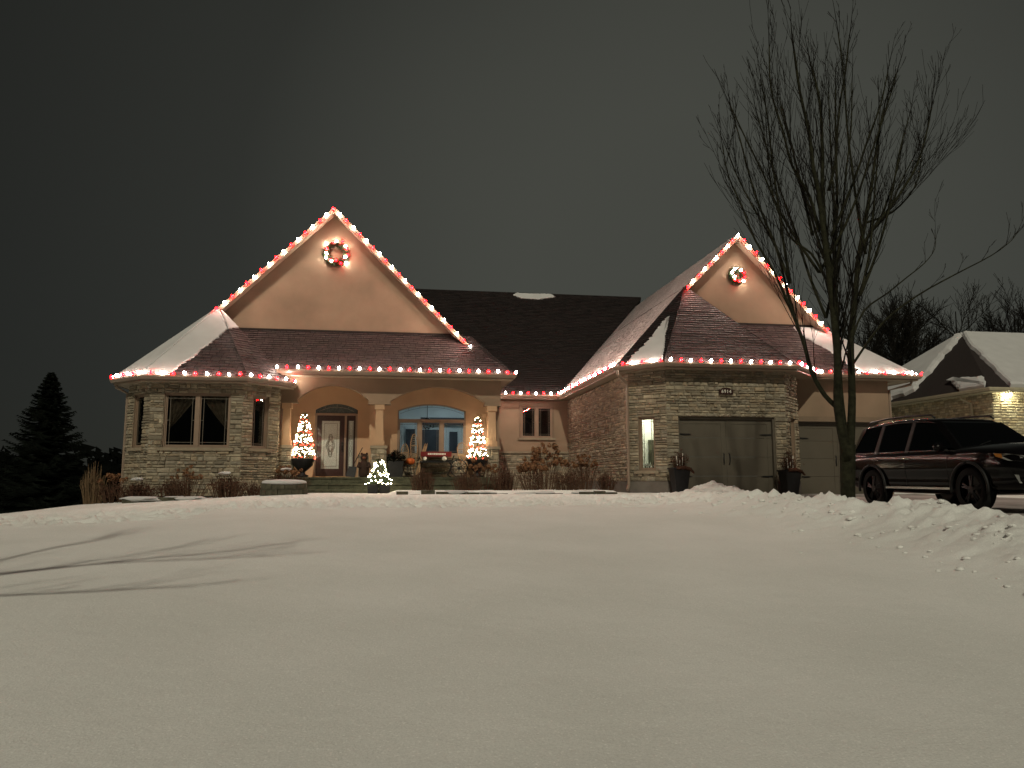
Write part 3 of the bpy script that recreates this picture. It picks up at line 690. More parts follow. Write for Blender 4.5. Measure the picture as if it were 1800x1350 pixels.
obj('frame', f, 'window_frame', PW)
for a0, a1 in ((0.05, 0.745), (0.855, 1.545), (1.655, 2.43)):
    s = MB(); q = 0.04
    s.tbox(T, a0, a1, 0.06, 0.06 + q, -0.11, -0.05); s.tbox(T, a0, a1, 1.24 - q, 1.24, -0.11, -0.05); s.tbox(T, a0, a0 + q, 0.1, 1.2, -0.11, -0.05); s.tbox(T, a1 - q, a1, 0.1, 1.2, -0.11, -0.05); obj('sash', s, 'window_frame', PW)
    p = MB(); p.tbox(T, a0 + q, a1 - q, 0.1, 1.2, -0.088, -0.082); obj('pane', p, 'pane', PW)
    g = MB(); gw = 0.006
    for aa in (a0 + q + 0.07, a1 - q - 0.07): g.tbox(T, aa - gw, aa + gw, 0.1, 1.2, -0.081, -0.072)
    for bb in (0.17, 1.13): g.tbox(T, a0 + q, a1 - q, bb - gw, bb + gw, -0.0805, -0.0715)
    obj('muntin', g, 'lead_came', PW)
p = MB(); pts = arch_pts(0.05, w_ - 0.05, 1.60, 1.845)
for (xa, za), (xb, zb_) in zip(pts[:-1], pts[1:]): p.add([T(xa, 1.33, -0.085), T(xb, 1.33, -0.085), T(xb, zb_, -0.085), T(xa, za, -0.085)], [(0, 1, 2, 3)])
obj('pane', p, 'pane', PW)
g = MB(); g.tube([T(a, z, -0.075) for a, z in arch_pts(0.09, w_ - 0.09, 1.52, 1.77, 20)], 0.007, 5)
for aa in (0.4, 0.8, 1.24, 1.68, 2.08): g.tube([T(aa, 1.77 - 0.24 * ((aa - 1.24) / 1.2) ** 2, -0.075), T(aa + (aa - 1.24) * 0.02, 1.85 - 0.23 * ((aa - 1.24) / 1.2) ** 2, -0.075)], 0.006, 5)
obj('muntin', g, 'lead_came', PW)
s = MB(); s.tbox(T, -0.06, w_ + 0.06, -0.09, -0.002, -0.12, 0.13); obj('sill', s, 'cast_stone', PW)
room(T, -0.75, 3.3, -0.8, 2.5, 5.2, 'pale_room', PW)
b = MB()                                        # doorways, bookcase and beam inside the room
for (a0, a1, b0, b1, c) in ((-0.45, 0.15, -0.7, 1.25, -5.1), (0.38, 0.78, -0.7, 1.3, -5.1), (1.05, 1.85, -0.7, 1.28, -5.05), (2.25, 2.6, -0.7, 1.2, -5.1), (1.0, 2.9, 1.48, 1.8, -5.0)): b.tbox(T, a0, a1, b0, b1, c - 0.05, c)
obj('room_doorway', b, 'room_dark_panel', PW)
b = MB(); b.tbox(T, 1.5, 2.7, 2.42, 2.47, -3.6, -2.4); obj('room_lamp', b, 'room_lamp', PW)
b = MB(); b.tube([T(1.12, 2.45, -1.2), T(1.12, 1.15, -1.2)], 0.012, 6)
b.lathe([(0.05, 0), (0.11, 0.05), (0.03, 0.10)], 10, T(1.12, 1.40, -1.2))
for k in range(6):
    t = k * math.pi / 3; x, y = math.cos(t), math.sin(t)
    b.tube([T(1.12, 1.12, -1.2), T(1.12 + 0.12 * x, 1.05, -1.2 + 0.12 * y), T(1.12 + 0.24 * x, 1.12, -1.2 + 0.24 * y), T(1.12 + 0.24 * x, 1.2, -1.2 + 0.24 * y)], 0.012, 5)
obj('chandelier', b, 'black_metal', PW)
# porch floor and the long steps
STEPS = [(26.75, PF, 1.50), (26.15, 1.50, 1.32), (25.65, 1.32, 1.12)]
b = MB(); b.box(-3.80, 3.58, 26.80, 28.9, 1.1, PF - 0.004); obj('porch_floor', b, 'porch_stone', house)
for si, (yf, zt_, zb_) in enumerate(STEPS):
    st = empty('porch_step', (0, yf, zb_), parent=house); x = -3.15; rs = random.Random(40 + si)
    xe = 3.56 - 0.0 * si
    while x < xe - 0.05:
        L = rs.uniform(0.8, 1.5)
        if xe - x - L < 0.5: L = xe - x
        s = MB(); g = 0.006; ch = 0.012
        s.box(x + g, x + L - g, yf + rs.uniform(-0.008, 0.008), yf + 0.70, zb_ - 0.06, zt_ - 0.05); s.box(x + g, x + L - g, yf - 0.035, yf + 0.70, zt_ - 0.049, zt_ + rs.uniform(-0.003, 0.003))
        obj('slab', s, 'porch_stone', st); x += L
# downlights in the porch ceiling
for x in (-2.1, 0.6, 2.4):
    D = empty('downlight', (x, 27.75, 5.1), parent=house)
    s = MB(); s.lathe([(0.075, 0.0), (0.10, 0.0), (0.10, -0.012), (0.075, -0.012)], 16, (x, 27.75, 5.099)); obj('ring', s, 'white_paint', D)
    s = MB(); s.lathe([(0.072, -0.004), (0.072, -0.008)], 16, (x, 27.75, 5.098)); obj('lens', s, 'downlight_lens', D)

# ---- wing between porch and garage ---------------------------------------
WY = 34.1
T = frame((3.76, WY, Z0), (1, 0, 0), (0, -1, 0)); wo = (5.68 - 3.76, 7.11 - 3.76, 3.52 - Z0, 4.94 - Z0)
part_wall(flat_wall(T, 4.09, 5.40 - Z0, [wo]), 'stucco')
kw = MB(); kw.tbox(T, 0, 4.09, 0, 1.70, 0.004, 0.05); kwo = part_wall(kw, 'mortar'); stone_wall(kwo, frame((3.76, WY - 0.05, Z0), (1, 0, 0), (0, -1, 0)), 4.09, 1.70, seed=60)
kc = MB(); kc.tbox(T, 0, 4.09, 1.70, 1.78, 0.0, 0.13); obj('water_table', kc, 'cast_stone', house)
Tw = frame(T(wo[0], wo[2], 0), (1, 0, 0), (0, -1, 0)); W = window(Tw, 1.43, 1.42, 2, sill=True, depth=0.06, surround='trim', label='two pane window in the stucco wing above the shrubs')
s = MB(); s.tbox(Tw, -0.08, 0.0, -0.0, 1.42, 0.004, 0.035); s.tbox(Tw, 1.43, 1.51, 0.0, 1.42, 0.004, 0.035); s.tbox(Tw, -0.10, 1.53, 1.42, 1.62, 0.004, 0.045); obj('casing', s, 'trim', W)
room(Tw, -0.8, 2.2, -0.8, 1.6, 2.5, 'room_dark_panel', W)

# ---- garage ---------------------------------------------------------------
GT = 5.36
FH = 1.58 - Z0                                    # foundation height
T, L = seg_frame((7.85, 34.1), (7.85, 24.96)); wl = part_wall(flat_wall(T, L, GT - Z0), 'mortar'); stone_wall(wl, T, L, GT - Z0, h0=FH, seed=70, lens=(0.14, 0.5))
def found(T, a0, a1): fb = MB(); fb.tbox(T, a0, a1, 0, FH, 0.004, 0.03); obj('foundation', fb, 'foundation', house)
found(T, 0, L + 0.02)
T, L = seg_frame((7.85, 24.96), (8.81, 24.0)); gw_, gh_ = 0.60, 1.78; o0 = L / 2 - 0.34; op = [(o0, o0 + gw_, 1.93 - Z0, 1.93 + gh_ - Z0)]
wl = part_wall(flat_wall(T, L, GT - Z0, op), 'mortar'); stone_wall(wl, T, L, GT - Z0, op, h0=FH, seed=71, e0=0.02, e1=0.02)
found(T, -0.01, L + 0.01)
Tw = frame(T(o0, op[0][2], 0), T(1, 0, 0) - T(0, 0, 0), T(0, 0, 1) - T(0, 0, 0)); W = window(Tw, gw_, gh_, 1, prairie=0.12, label='narrow lit garage window with pale light inside')
gr = frame(T(o0, op[0][2], 0), (1, 0, 0), (0, -1, 0))
GWIN, GWT = W, Tw
room(Tw, -0.25, 0.85, -0.3, 2.1, 1.6, 'garage_room', W)
b = MB(); b.tbox(Tw, -0.1, 0.7, 1.98, 2.04, -1.1, -0.9); obj('tube_lamp', b, 'tube_lamp', W)
b = MB(); b.tbox(Tw, -0.24, 0.84, -0.3, 1.08, -1.59, -1.2); obj('cabinet', b, 'porch_stone', W)
b = MB(); b.add([Tw(0.05, 1.05, -1.1), Tw(0.6, 1.5, -1.1), Tw(0.6, 1.56, -1.1), Tw(0.05, 1.11, -1.1), Tw(0.05, 1.05, -1.14), Tw(0.6, 1.5, -1.14), Tw(0.6, 1.56, -1.14), Tw(0.05, 1.11, -1.14)], [(0, 1, 2, 3), (7, 6, 5, 4), (3, 2, 6, 7), (0, 4, 5, 1)]); obj('leaning_board', b, 'cast_stone', W)
b = MB(); rs = random.Random(3)
for k in range(7):
    aa = 0.08 + 0.08 * k; hh = rs.uniform(0.1, 0.3); b.lathe([(0.025, 0), (0.03, hh * 0.6), (0.012, hh * 0.75), (0.012, hh)], 8, Tw(aa, 0.07, -0.3 + rs.uniform(-0.05, 0.05)))
obj('bottle', b, 'chrome', W)
b = MB(); b.tbox(Tw, -0.05, 0.66, 0.0, 0.06, -0.42, -0.17); obj('ledge', b, 'window_frame', W)
T, L = seg_frame((8.81, 24.0), (12.99, 24.0)); dop = [(9.22 - 8.81, 12.60 - 8.81, 0.0, 3.70 - Z0)]
wl = part_wall(flat_wall(T, L, GT - Z0, dop, thick=0.25), 'mortar'); stone_wall(wl, T, L, GT - Z0, dop, h0=FH, seed=72)
found(T, 0, dop[0][0]); found(T, dop[0][1], L)
T2, L2 = seg_frame((12.99, 24.0), (13.95, 24.96)); o0 = L2 / 2 - 0.30; op = [(o0, o0 + 0.60, 1.93 - Z0, 1.93 + 1.78 - Z0)]
wl = part_wall(flat_wall(T2, L2, GT - Z0, op), 'mortar'); stone_wall(wl, T2, L2, GT - Z0, op, h0=FH, seed=73, e0=0.02, e1=0.02)
found(T2, -0.01, L2)
Tw = frame(T2(o0, op[0][2], 0), T2(1, 0, 0) - T2(0, 0, 0), T2(0, 0, 1) - T2(0, 0, 0)); W = window(Tw, 0.6, 1.78, 1, prairie=0.12); room(Tw, -0.2, 0.8, -0.3, 2.1, 0.8, 'garage_room', W)
b = MB(); b.tbox(Tw, 0.0, 0.6, 1.98, 2.04, -0.6, -0.5); obj('tube_lamp', b, 'tube_lamp', W)
b = MB(); b.box(13.80, 13.95, 24.96, 25.7, Z0, GT); part_wall(b, 'stucco')
T3 = frame((13.95, 25.7, Z0), (1, 0, 0), (0, -1, 0)); d2 = [(14.36 - 13.95, 17.56 - 13.95, 0.0, 3.72 - Z0)]
part_wall(flat_wall(T3, 4.05, GT - Z0, d2, thick=0.25), 'stucco')
b = MB(); b.box(17.84, 18.0, 25.95, 36.0, Z0, GT); part_wall(b, 'stucco')
b = MB(); b.tbox(T3, d2[0][0] - 0.12, d2[0][1] + 0.12, 3.72 - Z0, 3.90 - Z0, 0.004, 0.045); obj('lintel_trim', b, 'trim', house)
def garage_door(T, a0, a1, h, label):
    G = empty('garage_door', T((a0 + a1) / 2, 0, 0), parent=house); G['label'] = label
    f = MB(); f.tbox(T, a0, a0 + 0.06, 0, h, -0.22, -0.06); f.tbox(T, a1 - 0.06, a1, 0, h, -0.22, -0.06); f.tbox(T, a0 + 0.06, a1 - 0.06, h - 0.06, h, -0.22, -0.06); obj('frame', f, 'garage_paint', G)
    n = 4; ph = (h - 0.06) / n; A0, A1 = a0 + 0.065, a1 - 0.065; am = (A0 + A1) / 2
    for k in range(n):
        p = MB(); z0, z1 = k * ph + 0.004, (k + 1) * ph - 0.004
        p.tbox(T, A0, A1, z0, z1, -0.20, -0.165)
        for (x0, x1) in ((A0, am - 0.006), (am + 0.006, A1)):       # raised overlay boards of a carriage-style door
            p.tbox(T, x0 + 0.005, x0 + 0.16, z0, z1, -0.164, -0.150); p.tbox(T, x1 - 0.16, x1 - 0.005, z0, z1, -0.164, -0.150)
            if k == 0: p.tbox(T, x0 + 0.16, x1 - 0.16, z0, z0 + 0.16, -0.164, -0.151)
            if k == n - 1: p.tbox(T, x0 + 0.16, x1 - 0.16, z1 - 0.16, z1, -0.164, -0.151)
        obj('panel', p, 'garage_paint', G)
    for zh in (0.62, 2.0):
        for sgn, xx in ((1, A0 + 0.01), (-1, A1 - 0.01)):
            s = MB(); s.prism([T(xx, zh - 0.028, -0.15), T(xx + sgn * 0.34, zh - 0.018, -0.15), T(xx + sgn * 0.42, zh, -0.15), T(xx + sgn * 0.34, zh + 0.018, -0.15), T(xx, zh + 0.028, -0.15)], T(0, 0, 0.015) - T(0, 0, 0)); obj('strap_hinge', s, 'black_metal', G)
    for sgn in (-1, 1):
        s = MB(); xx = am + sgn * 0.09
        s.tube([T(xx, 1.02, -0.15), T(xx + sgn * 0.005, 1.04, -0.10), T(xx + sgn * 0.02, 1.20, -0.09), T(xx + sgn * 0.005, 1.36, -0.10), T(xx, 1.38, -0.15)], 0.017, 6); obj('handle', s, 'black_metal', G)
    s = MB(); s.tbox(T, A0, A1, -0.02, 0.003, -0.21, -0.16); obj('weather_seal', s, 'rubber', G)
garage_door(T, dop[0][0], dop[0][1], 3.70 - Z0, 'taupe garage door under the house number, crossed by branch shadows')
garage_door(T3, d2[0][0], d2[0][1], 3.72 - Z0, 'taupe garage door behind the tree, set back from the stone bay')
# house number sign
SG = empty('house_number_sign', (10.86, 23.93, 4.53), parent=house, label='dark arched plaque with the number 6914')
sx0, sx1, sz0, sz1 = 10.62, 11.10, 4.43, 4.60
pl = [(sx0, 23.93, sz0), (sx1, 23.93, sz0), (sx1, 23.93, sz1)] + [(10.86 + 0.17 * math.cos(t), 23.93, sz1 + 0.06 * math.sin(t)) for t in [math.pi * i / 10 for i in range(11)]] + [(sx0, 23.93, sz1)]
b = MB(); b.prism(pl, (0, -0.06, 0)); obj('plaque', b, 'door_wood', SG)
for i, chh in enumerate('6914'):
    cu = bpy.data.curves.new('numeral', 'FONT'); cu.body = chh; cu.size = 0.165; cu.extrude = 0.004; cu.align_x = 'CENTER'; cu.resolution_u = 3
    tmp = bpy.data.objects.new('numeral_tmp', cu); COL.objects.link(tmp); bpy.context.view_layer.update()
    me = bpy.data.meshes.new_from_object(tmp.evaluated_get(bpy.context.evaluated_depsgraph_get())); bpy.data.objects.remove(tmp)
    me.materials.clear()
    obj('numeral', me, 'white_paint', SG, Matrix.Translation((10.725 + 0.09 * i, 23.864, 4.475)) @ Matrix.Rotation(R_(90), 4, 'X'))
emit_stones(ALL_STONES, 290, 'stone', house)
# ================================================================ ROOFS
def roof_face(poly, shingles='shingle', thick=0.10, exposure=0.145, tabw=0.30, seed=0, name='roof', lift=0.0):
    P = [Vector(p) for p in poly]
    n = (P[1] - P[0]).cross(P[2] - P[0]).normalized()
    if n.z < 0: n = -n
    d = MB(); d.prism([p - Vector((0, 0, 0.012)) for p in P], (0, 0, -thick)); deck = obj(name, d, 'roof_deck', house)
    if not shingles: return deck
    s = (Vector((0, 0, 1)) - n * n.z).normalized(); a = s.cross(n).normalized(); O = P[0]
    q = [((p - O).dot(a), (p - O).dot(s)) for p in P]
    area = sum(q[i][0] * q[(i + 1) % len(q)][1] - q[(i + 1) % len(q)][0] * q[i][1] for i in range(len(q)))
    if area < 0: q = q[::-1]
    rs = random.Random(seed + 7); mb = MB()
    a0, a1 = min(p[0] for p in q), max(p[0] for p in q); s0, s1 = min(p[1] for p in q), max(p[1] for p in q)
    k = 0; y = s0 - 0.03
    while y < s1:
        x = a0 - tabw * ((k % 3) / 3.0 + 0.1 * rs.random())
        while x < a1:
            w = tabw * rs.choice([0.55, 0.75, 1.0, 1.0, 1.25]); t = rs.choice([0.018, 0.024, 0.032]) + lift
            c = clip_poly([(x + 0.006, y), (x + w - 0.006, y), (x + w - 0.006, y + exposure), (x + 0.006, y + exposure)], q)
            if len(c) >= 3:
                top = [O + a * px + s * py + n * (t * max(0.0, 1 - (py - y) / exposure) + 0.003) for px, py in c]
                g = rs.uniform(0.88, 1.1) if shingles == 'shingle_dusted' else rs.uniform(0.55, 1.45); col = (g, g, g) if shingles == 'shingle_dusted' else (g * rs.uniform(0.95, 1.1), g * rs.uniform(0.92, 1.0), g * rs.uniform(0.92, 1.02))
                mb.add(top, [tuple(range(len(top)))], col)
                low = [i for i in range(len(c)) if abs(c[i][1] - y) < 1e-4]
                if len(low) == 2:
                    i, j = low; A, B = top[i], top[j]; mb.add([A, B, B - n * t, A - n * t], [(0, 1, 2, 3)], (0.7, 0.7, 0.7) if shingles == 'shingle_dusted' else (0.35, 0.35, 0.35))  # asphalt-dark lower lip, also painted darker for the shadow gap between courses
            x += w
        y += exposure; k += 1
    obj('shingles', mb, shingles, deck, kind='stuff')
    return deck
def ridge_caps(p, q, parent, m='shingle', step=0.17):
    p, q = Vector(p), Vector(q); d = (q - p); L = d.length; d.normalize(); sd = d.cross(Vector((0, 0, 1))).normalized(); up = sd.cross(d)
    b = MB(); k = 0; x = 0; rs = random.Random(int(L * 100))
    while x < L - 0.05:
        A = p + d * x; B = p + d * min(L, x + step * 1.25); g = rs.uniform(0.7, 1.3)
        for s_ in (-1, 1): b.add([A + up * 0.035, A + sd * (0.13 * s_) - up * 0.05, B + sd * (0.13 * s_) - up * 0.065, B + up * 0.018], [(0, 1, 2, 3)], (g, g, g))
        x += step
    obj('hip_caps', b, m, parent, kind='stuff')
def snow_patch(poly, parent, jag, seed=0, h=0.055, edge=0.05, seg=0.09, name='roof_snow'):
    """poly on a roof plane; jag[i] = how ragged the edge from point i to i+1 is"""
    P = [Vector(p) for p in poly]; n = (P[1] - P[0]).cross(P[2] - P[0]).normalized()
    if n.z < 0: n = -n
    rs = random.Random(seed + 1); ring = []; cen = sum(P, Vector()) / len(P)
    for i in range(len(P)):
        A, B = P[i], P[(i + 1) % len(P)]; L = (B - A).length; k = max(2, int(L / seg)); t_ = (B - A).normalized(); side = n.cross(t_)
        if side.dot(cen - A) < 0: side = -side
        for j in range(k):
            f = j / k; j_ = jag[i] * (rs.uniform(-1, 1) * 0.6 + 0.5 * math.sin(f * L * 3.1 + i) + (0.5 if j % 2 else -0.5) * 0.6) * (1 if 0 < j else 0)
            ring.append((A + (B - A) * f + side * j_, side))
    m = len(ring); V = [p + n * 0.012 for p, s in ring] + [p + s * edge * 0.25 + n * (h * 0.7 + 0.012) for p, s in ring] + [p + s * edge + n * (h + 0.012) for p, s in ring]
    F = []
    for r in (0, 1):
        for j in range(m): F.append((r * m + j, r * m + (j + 1) % m, (r + 1) * m + (j + 1) % m, (r + 1) * m + j))
    F.append(tuple(2 * m + j for j in range(m)))
    obj(name, MB().add(V, F), 'roof_snow', parent)
def lerp(p, q, t): return tuple(p[i] + (q[i] - p[i]) * t for i in range(3))

# bay
BZ = 4.87; C1 = (-6.2, 27.95, 7.67)
bL, bA, bB, bR = (-9.0, 26.35, BZ), (-7.8, 25.15, BZ), (-4.6, 25.15, BZ), (-3.4, 26.35, BZ)
r = roof_face([bA, bB, C1], 'shingle_frost_lit', seed=1); pB = lerp(bB, C1, 0.66)
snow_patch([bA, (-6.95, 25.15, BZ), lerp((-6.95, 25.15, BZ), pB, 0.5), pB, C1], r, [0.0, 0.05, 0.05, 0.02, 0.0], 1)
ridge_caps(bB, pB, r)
r2 = roof_face([bB, bR, C1], 'shingle_frost_lit', seed=2); snow_patch([pB, lerp(bR, C1, 0.72), lerp(bR, C1, 0.86), C1], r2, [0.05, 0.02, 0.0, 0.0], 2)
r2 = roof_face([bR, (-3.4, 26.97, BZ), (-3.95, 26.97, 5.42), (-5.6, 28.3, 7.07), C1], 'shingle_frost_lit', seed=3)
r2 = roof_face([bL, bA, C1], seed=4); snow_patch([bL, bA, C1], r2, [0.01, 0.0, 0.0], 3)
# left gable
roof_face([(-2.3, 27.86, 11.57), (-6.2, 27.86, 7.67), (-9.0, 26.35, BZ), (-9.0, 41, BZ), (-2.3, 41, 11.57)], None, 0.14)
roof_face([(-2.3, 27.86, 11.57), (2.74, 27.86, 6.53), (2.74, 41, 6.53), (-2.3, 41, 11.57)], None, 0.14)
roof_face([(2.74, 28.3, 6.53), (4.14, 26.4, 5.31), (4.14, 33.9, 5.31), (2.74, 33.9, 6.53)], None)
r = roof_face([(-3.9, 26.4, 5.31), (4.14, 26.4, 5.31), (2.75, 28.3, 6.97), (-5.9, 28.3, 6.97)], 'shingle_frost_lit', seed=5)
ridge_caps((4.14, 26.4, 5.31), (2.80, 28.2, 6.93), r)
# main roof between the gables
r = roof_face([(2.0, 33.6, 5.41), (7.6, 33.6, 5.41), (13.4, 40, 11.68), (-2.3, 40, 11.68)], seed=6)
snow_patch([(6.2, 39.75, 11.435), (6.6, 39.55, 11.24), (7.6, 39.52, 11.21), (8.5, 39.75, 11.435), (8.3, 39.93, 11.61), (6.4, 39.93, 11.61)], r, [0.03] * 6, 6)
roof_face([(-2.3, 40, 11.68), (13.4, 40, 11.68), (13.4, 47, 5.0), (-2.3, 47, 5.0)], None)
# garage
GZ_ = 5.41; C2 = (10.8, 27.05, 8.884)
gL, gA, gB, gR, gE = (7.35, 24.75, GZ_), (8.6, 23.5, GZ_), (13.2, 23.5, GZ_), (14.9, 25.2, GZ_), (18.9, 25.2, GZ_)
r = roof_face([gA, gB, C2], 'shingle_frost_lit', seed=7); ridge_caps(gB, C2, r)
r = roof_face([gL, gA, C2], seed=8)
e1 = lerp(gL, gA, 0.22); e2 = lerp(gL, gA, 0.98); tp = lerp(lerp(gL, C2, 0.57), lerp(gA, C2, 0.57), 0.62)
snow_patch([e1, e2, lerp(lerp(gL, C2, 0.3), lerp(gA, C2, 0.3), 0.83), tp], r, [0.0, 0.02, 0.02, 0.08], 8)
ridge_caps(gA, C2, r); ridge_caps(gL, C2, r)
roof_face([gB, gR, (11.5, 27.6, 8.3), C2], 'shingle_frost_lit', seed=9)
roof_face([gL, C2, (10.8, 37.15, 8.884), (7.35, 33.6, GZ_)], 'shingle_dusted', seed=10, lift=0.006)
roof_face([(10.78, 26.86, 8.864), (12.9, 26.86, 11.0), (12.9, 39.3, 11.0), (10.78, 37.13, 8.864)], 'shingle_dusted', seed=11, lift=0.006)
roof_face([(12.9, 26.86, 11.0), (16.35, 26.86, 7.42), (16.35, 39, 7.42), (12.9, 39.3, 11.0)], None, 0.14)
roof_face([(16.35, 27.25, 7.42), gE, (18.9, 36, GZ_), (16.35, 36, 7.42)], None)
r = roof_face([(13.0, 25.2, GZ_), gE, (16.35, 27.25, 7.52), (12.0, 27.25, 7.52)], 'shingle_frost_lit', seed=12)
def sk(x, y): return (x, y, GZ_ + (y - 25.2) * 1.0293)
snow_patch([sk(16.75, 25.25), sk(18.82, 25.25), sk(16.4, 27.2), sk(15.2, 27.2), sk(15.25, 26.95)], r, [0.0, 0.0, 0.0, 0.0, 0.09], 9)

# ---- gables: walls, rakes, flashing
def gable(x0, x1, apex, z0, y, base_z):
    pass
gy_ = 28.3
b = MB(); b.prism([(-6.35, gy_, 6.9), (2.30, gy_, 6.9), (-2.3, gy_, 11.45), (-6.35, gy_, 7.45)], (0, 0.15, 0)); obj('gable_wall', b, 'stucco', house)
b = MB(); b.prism([(10.6, 27.25, 7.45), (16.25, 27.25, 7.45), (12.9, 27.25, 10.9), (10.6, 27.25, 8.6)], (0, 0.15, 0)); obj('gable_wall', b, 'stucco', house)
b = MB(); b.box(-5.6, 2.5, gy_ - 0.035, gy_ - 0.004, 6.93, 7.05); obj('flashing', b, 'roof_deck', house)
b = MB(); b.box(12.2, 16.3, 27.215, 27.246, 7.44, 7.60); obj('flashing', b, 'roof_deck', house)
def rake(p, q, yf, wid=0.20, t=0.045):
    p, q = Vector(p), Vector(q); b = MB()
    b.prism([(p.x, yf, p.z - 0.01), (q.x, yf, q.z - 0.01), (q.x, yf, q.z - wid), (p.x, yf, p.z - wid - 0.02)], (0, -t, 0)); obj('rake_board', b, 'fascia', house)
    b = MB(); b.prism([(p.x, yf, p.z - 0.17), (q.x, yf, q.z - 0.17), (q.x, yf, q.z - 0.185), (p.x, yf, p.z - 0.185)], (0, 0.40, 0)); obj('rake_soffit', b, 'soffit', house)
rake((-2.3, 0, 11.57), (-6.2, 0, 7.67), 27.856); rake((-2.3, 0, 11.57), (2.74, 0, 6.53), 27.856)
rake((12.9, 0, 11.0), (10.78, 0, 8.86), 26.856); rake((12.9, 0, 11.0), (16.35, 0, 7.42), 26.856)

# ---- gutters, fascia, soffits, downspouts
GUT = {'bay': [(-9.0, 36, BZ), bL, bA, bB, bR, (-3.4, 26.96, BZ)],
       'porch': [(-3.90, 26.4, 5.31), (4.14, 26.4, 5.31), (4.14, 33.5, 5.31)],
       'wing': [(4.2, 33.6, GZ_), (7.35, 33.6, GZ_), gL, gA, gB, gR, gE, (18.9, 36, GZ_)]}
for k, p in GUT.items():
    b = MB(); b.sweep(p, [(0.0, -0.13), (0.06, -0.13), (0.105, -0.05), (0.105, 0.0), (0.085, 0.0), (0.0, -0.02)]); obj('gutter', b, 'gutter', house)
    b = MB(); b.sweep(p, [(-0.03, -0.19), (-0.004, -0.19), (-0.004, -0.015), (-0.03, -0.03)]); obj('fascia', b, 'fascia', house)
    b = MB(); w = 0.62; b.sweep(p, [(-w, -0.17), (-0.032, -0.17), (-0.032, -0.155), (-w, -0.155)]); obj('soffit', b, 'soffit', house)
def downspout(pts):
    b = MB(); b.tube(pts, 0.052, 8); obj('downspout', b, 'gutter', house, smooth=False)
downspout([(7.36, 24.62, 5.26), (7.38, 24.60, 5.12), (7.74, 24.86, 4.88), (7.78, 24.90, 4.7), (7.78, 24.90, 1.45), (7.70, 24.80, 1.30)])
downspout([(-8.95, 26.5, 4.70), (-8.95, 26.5, 4.62), (-8.62, 26.62, 4.42), (-8.62, 26.62, 1.0)])
downspout([(18.75, 25.35, 5.25), (18.72, 25.4, 5.1), (18.08, 25.75, 4.92), (18.06, 25.76, 1.2)])

# ================================================================ LIGHT STRINGS
def bulb_mesh(name, m, r, n=7):
    b = MB(); b.lathe([(r * 0.45, -r * 0.2), (r * 0.95, r * 0.35), (r, r * 0.9), (r * 0.75, r * 1.6), (r * 0.25, r * 2.2)], n)
    me = b.mesh(name, True); me.materials.append(MATS[m]); return me
RB = 0.045
BW_, BR_ = bulb_mesh('bulb_white', 'bulb_white', RB), bulb_mesh('bulb_red', 'bulb_red', RB)
def string(name, paths, label, spacing=0.342, start='W', out=None, tilt=(0, -0.6, 0.8), group='red and white bulb strings along the roof edges', jit=0.016, cable=True):
    base = Vector(paths[0]); S = empty(name, base, label, 'string lights', group)
    rs = random.Random(len(label)); pts = [Vector(p) for p in paths]
    c = MB(); c.tube(pts, 0.007, 5); obj('cable', c, 'cable', S)
    d = 0.0; seglen = [(pts[i + 1] - pts[i]).length for i in range(len(pts) - 1)]; tot = sum(seglen); n = int(round(tot / spacing)); sp = tot / max(1, n); k = 0 if start == 'W' else 1
    ax = Vector(tilt).normalized(); rot = ax.to_track_quat('Z', 'Y').to_matrix().to_4x4()
    sk_ = MB()
    for i in range(n + 1):
        s = min(tot - 1e-6, i * sp); j = 0
        while s > seglen[j] and j < len(seglen) - 1: s -= seglen[j]; j += 1
        p = pts[j].lerp(pts[j + 1], s / seglen[j]) + Vector((rs.uniform(-jit, jit), rs.uniform(-jit, jit), rs.uniform(-jit, jit)))
        rr = rot @ Matrix.Rotation(rs.uniform(-0.15, 0.15), 4, 'X')
        sk_.lathe([(0.016, -0.03), (0.018, 0.0)], 6, p, axis=ax)
        o = bpy.data.objects.new('bulb', BW_ if (i + k) % 2 == 0 else BR_); COL.objects.link(o); place(o, S, Matrix.Translation(p) @ rr)
    obj('sockets', sk_, 'cable', S, kind='stuff')
    return S
def offs(path, out, up):
    v = MB().sweep(path, [(out, up), (out, up + 0.01), (out - 0.01, up)]).v; return [v[i * 3] for i in range(len(path))]
gp = offs(GUT['bay'], 0.075, 0.035)
string('light_string', [lerp(gp[1], gp[0], 0.13)] + gp[1:5] + [lerp(gp[4], gp[5], 0.55)], 'red and white bulbs along the gutter of the stone bay, lowest roof edge', start='R')
pp = offs(GUT['porch'], 0.075, 0.035)
string('light_string', pp, 'red and white bulbs along the straight gutter above the porch arches')
wp = offs(GUT['wing'], 0.075, 0.035)
string('light_string', wp[0:2], 'short row of bulbs above the two pane window between porch and garage')
string('light_string', [wp[1], lerp(wp[2], wp[1], 0.01)], 'foreshortened row of bulbs climbing the garage side gutter beside the snowy slope', spacing=0.342)
string('light_string', wp[2:6], 'red and white bulbs around the gutter of the stone garage bay')
string('light_string', [lerp(wp[5], wp[6], 0.03), wp[6], lerp(wp[6], wp[7], 0.03)], 'bulbs on the gutter over the set back garage door, behind the tree')
yr = 27.76
string('light_string', [(-2.3, yr, 11.46), (-6.2, yr, 7.58)], 'bulbs down the slope of the porch gable towards the snowy bay roof', start='R', tilt=(-0.4, -0.7, 0.5))
string('light_string', [(-2.1, yr, 11.26), (2.72, yr, 6.46)], 'bulbs down the slope of the porch gable towards the dark main roof', tilt=(0.4, -0.7, 0.5))
yr = 26.76
string('light_string', [(12.9, yr, 10.90), (10.80, yr, 8.78)], 'short row of bulbs on the garage gable beside the snowy roof slope', tilt=(-0.4, -0.7, 0.5))
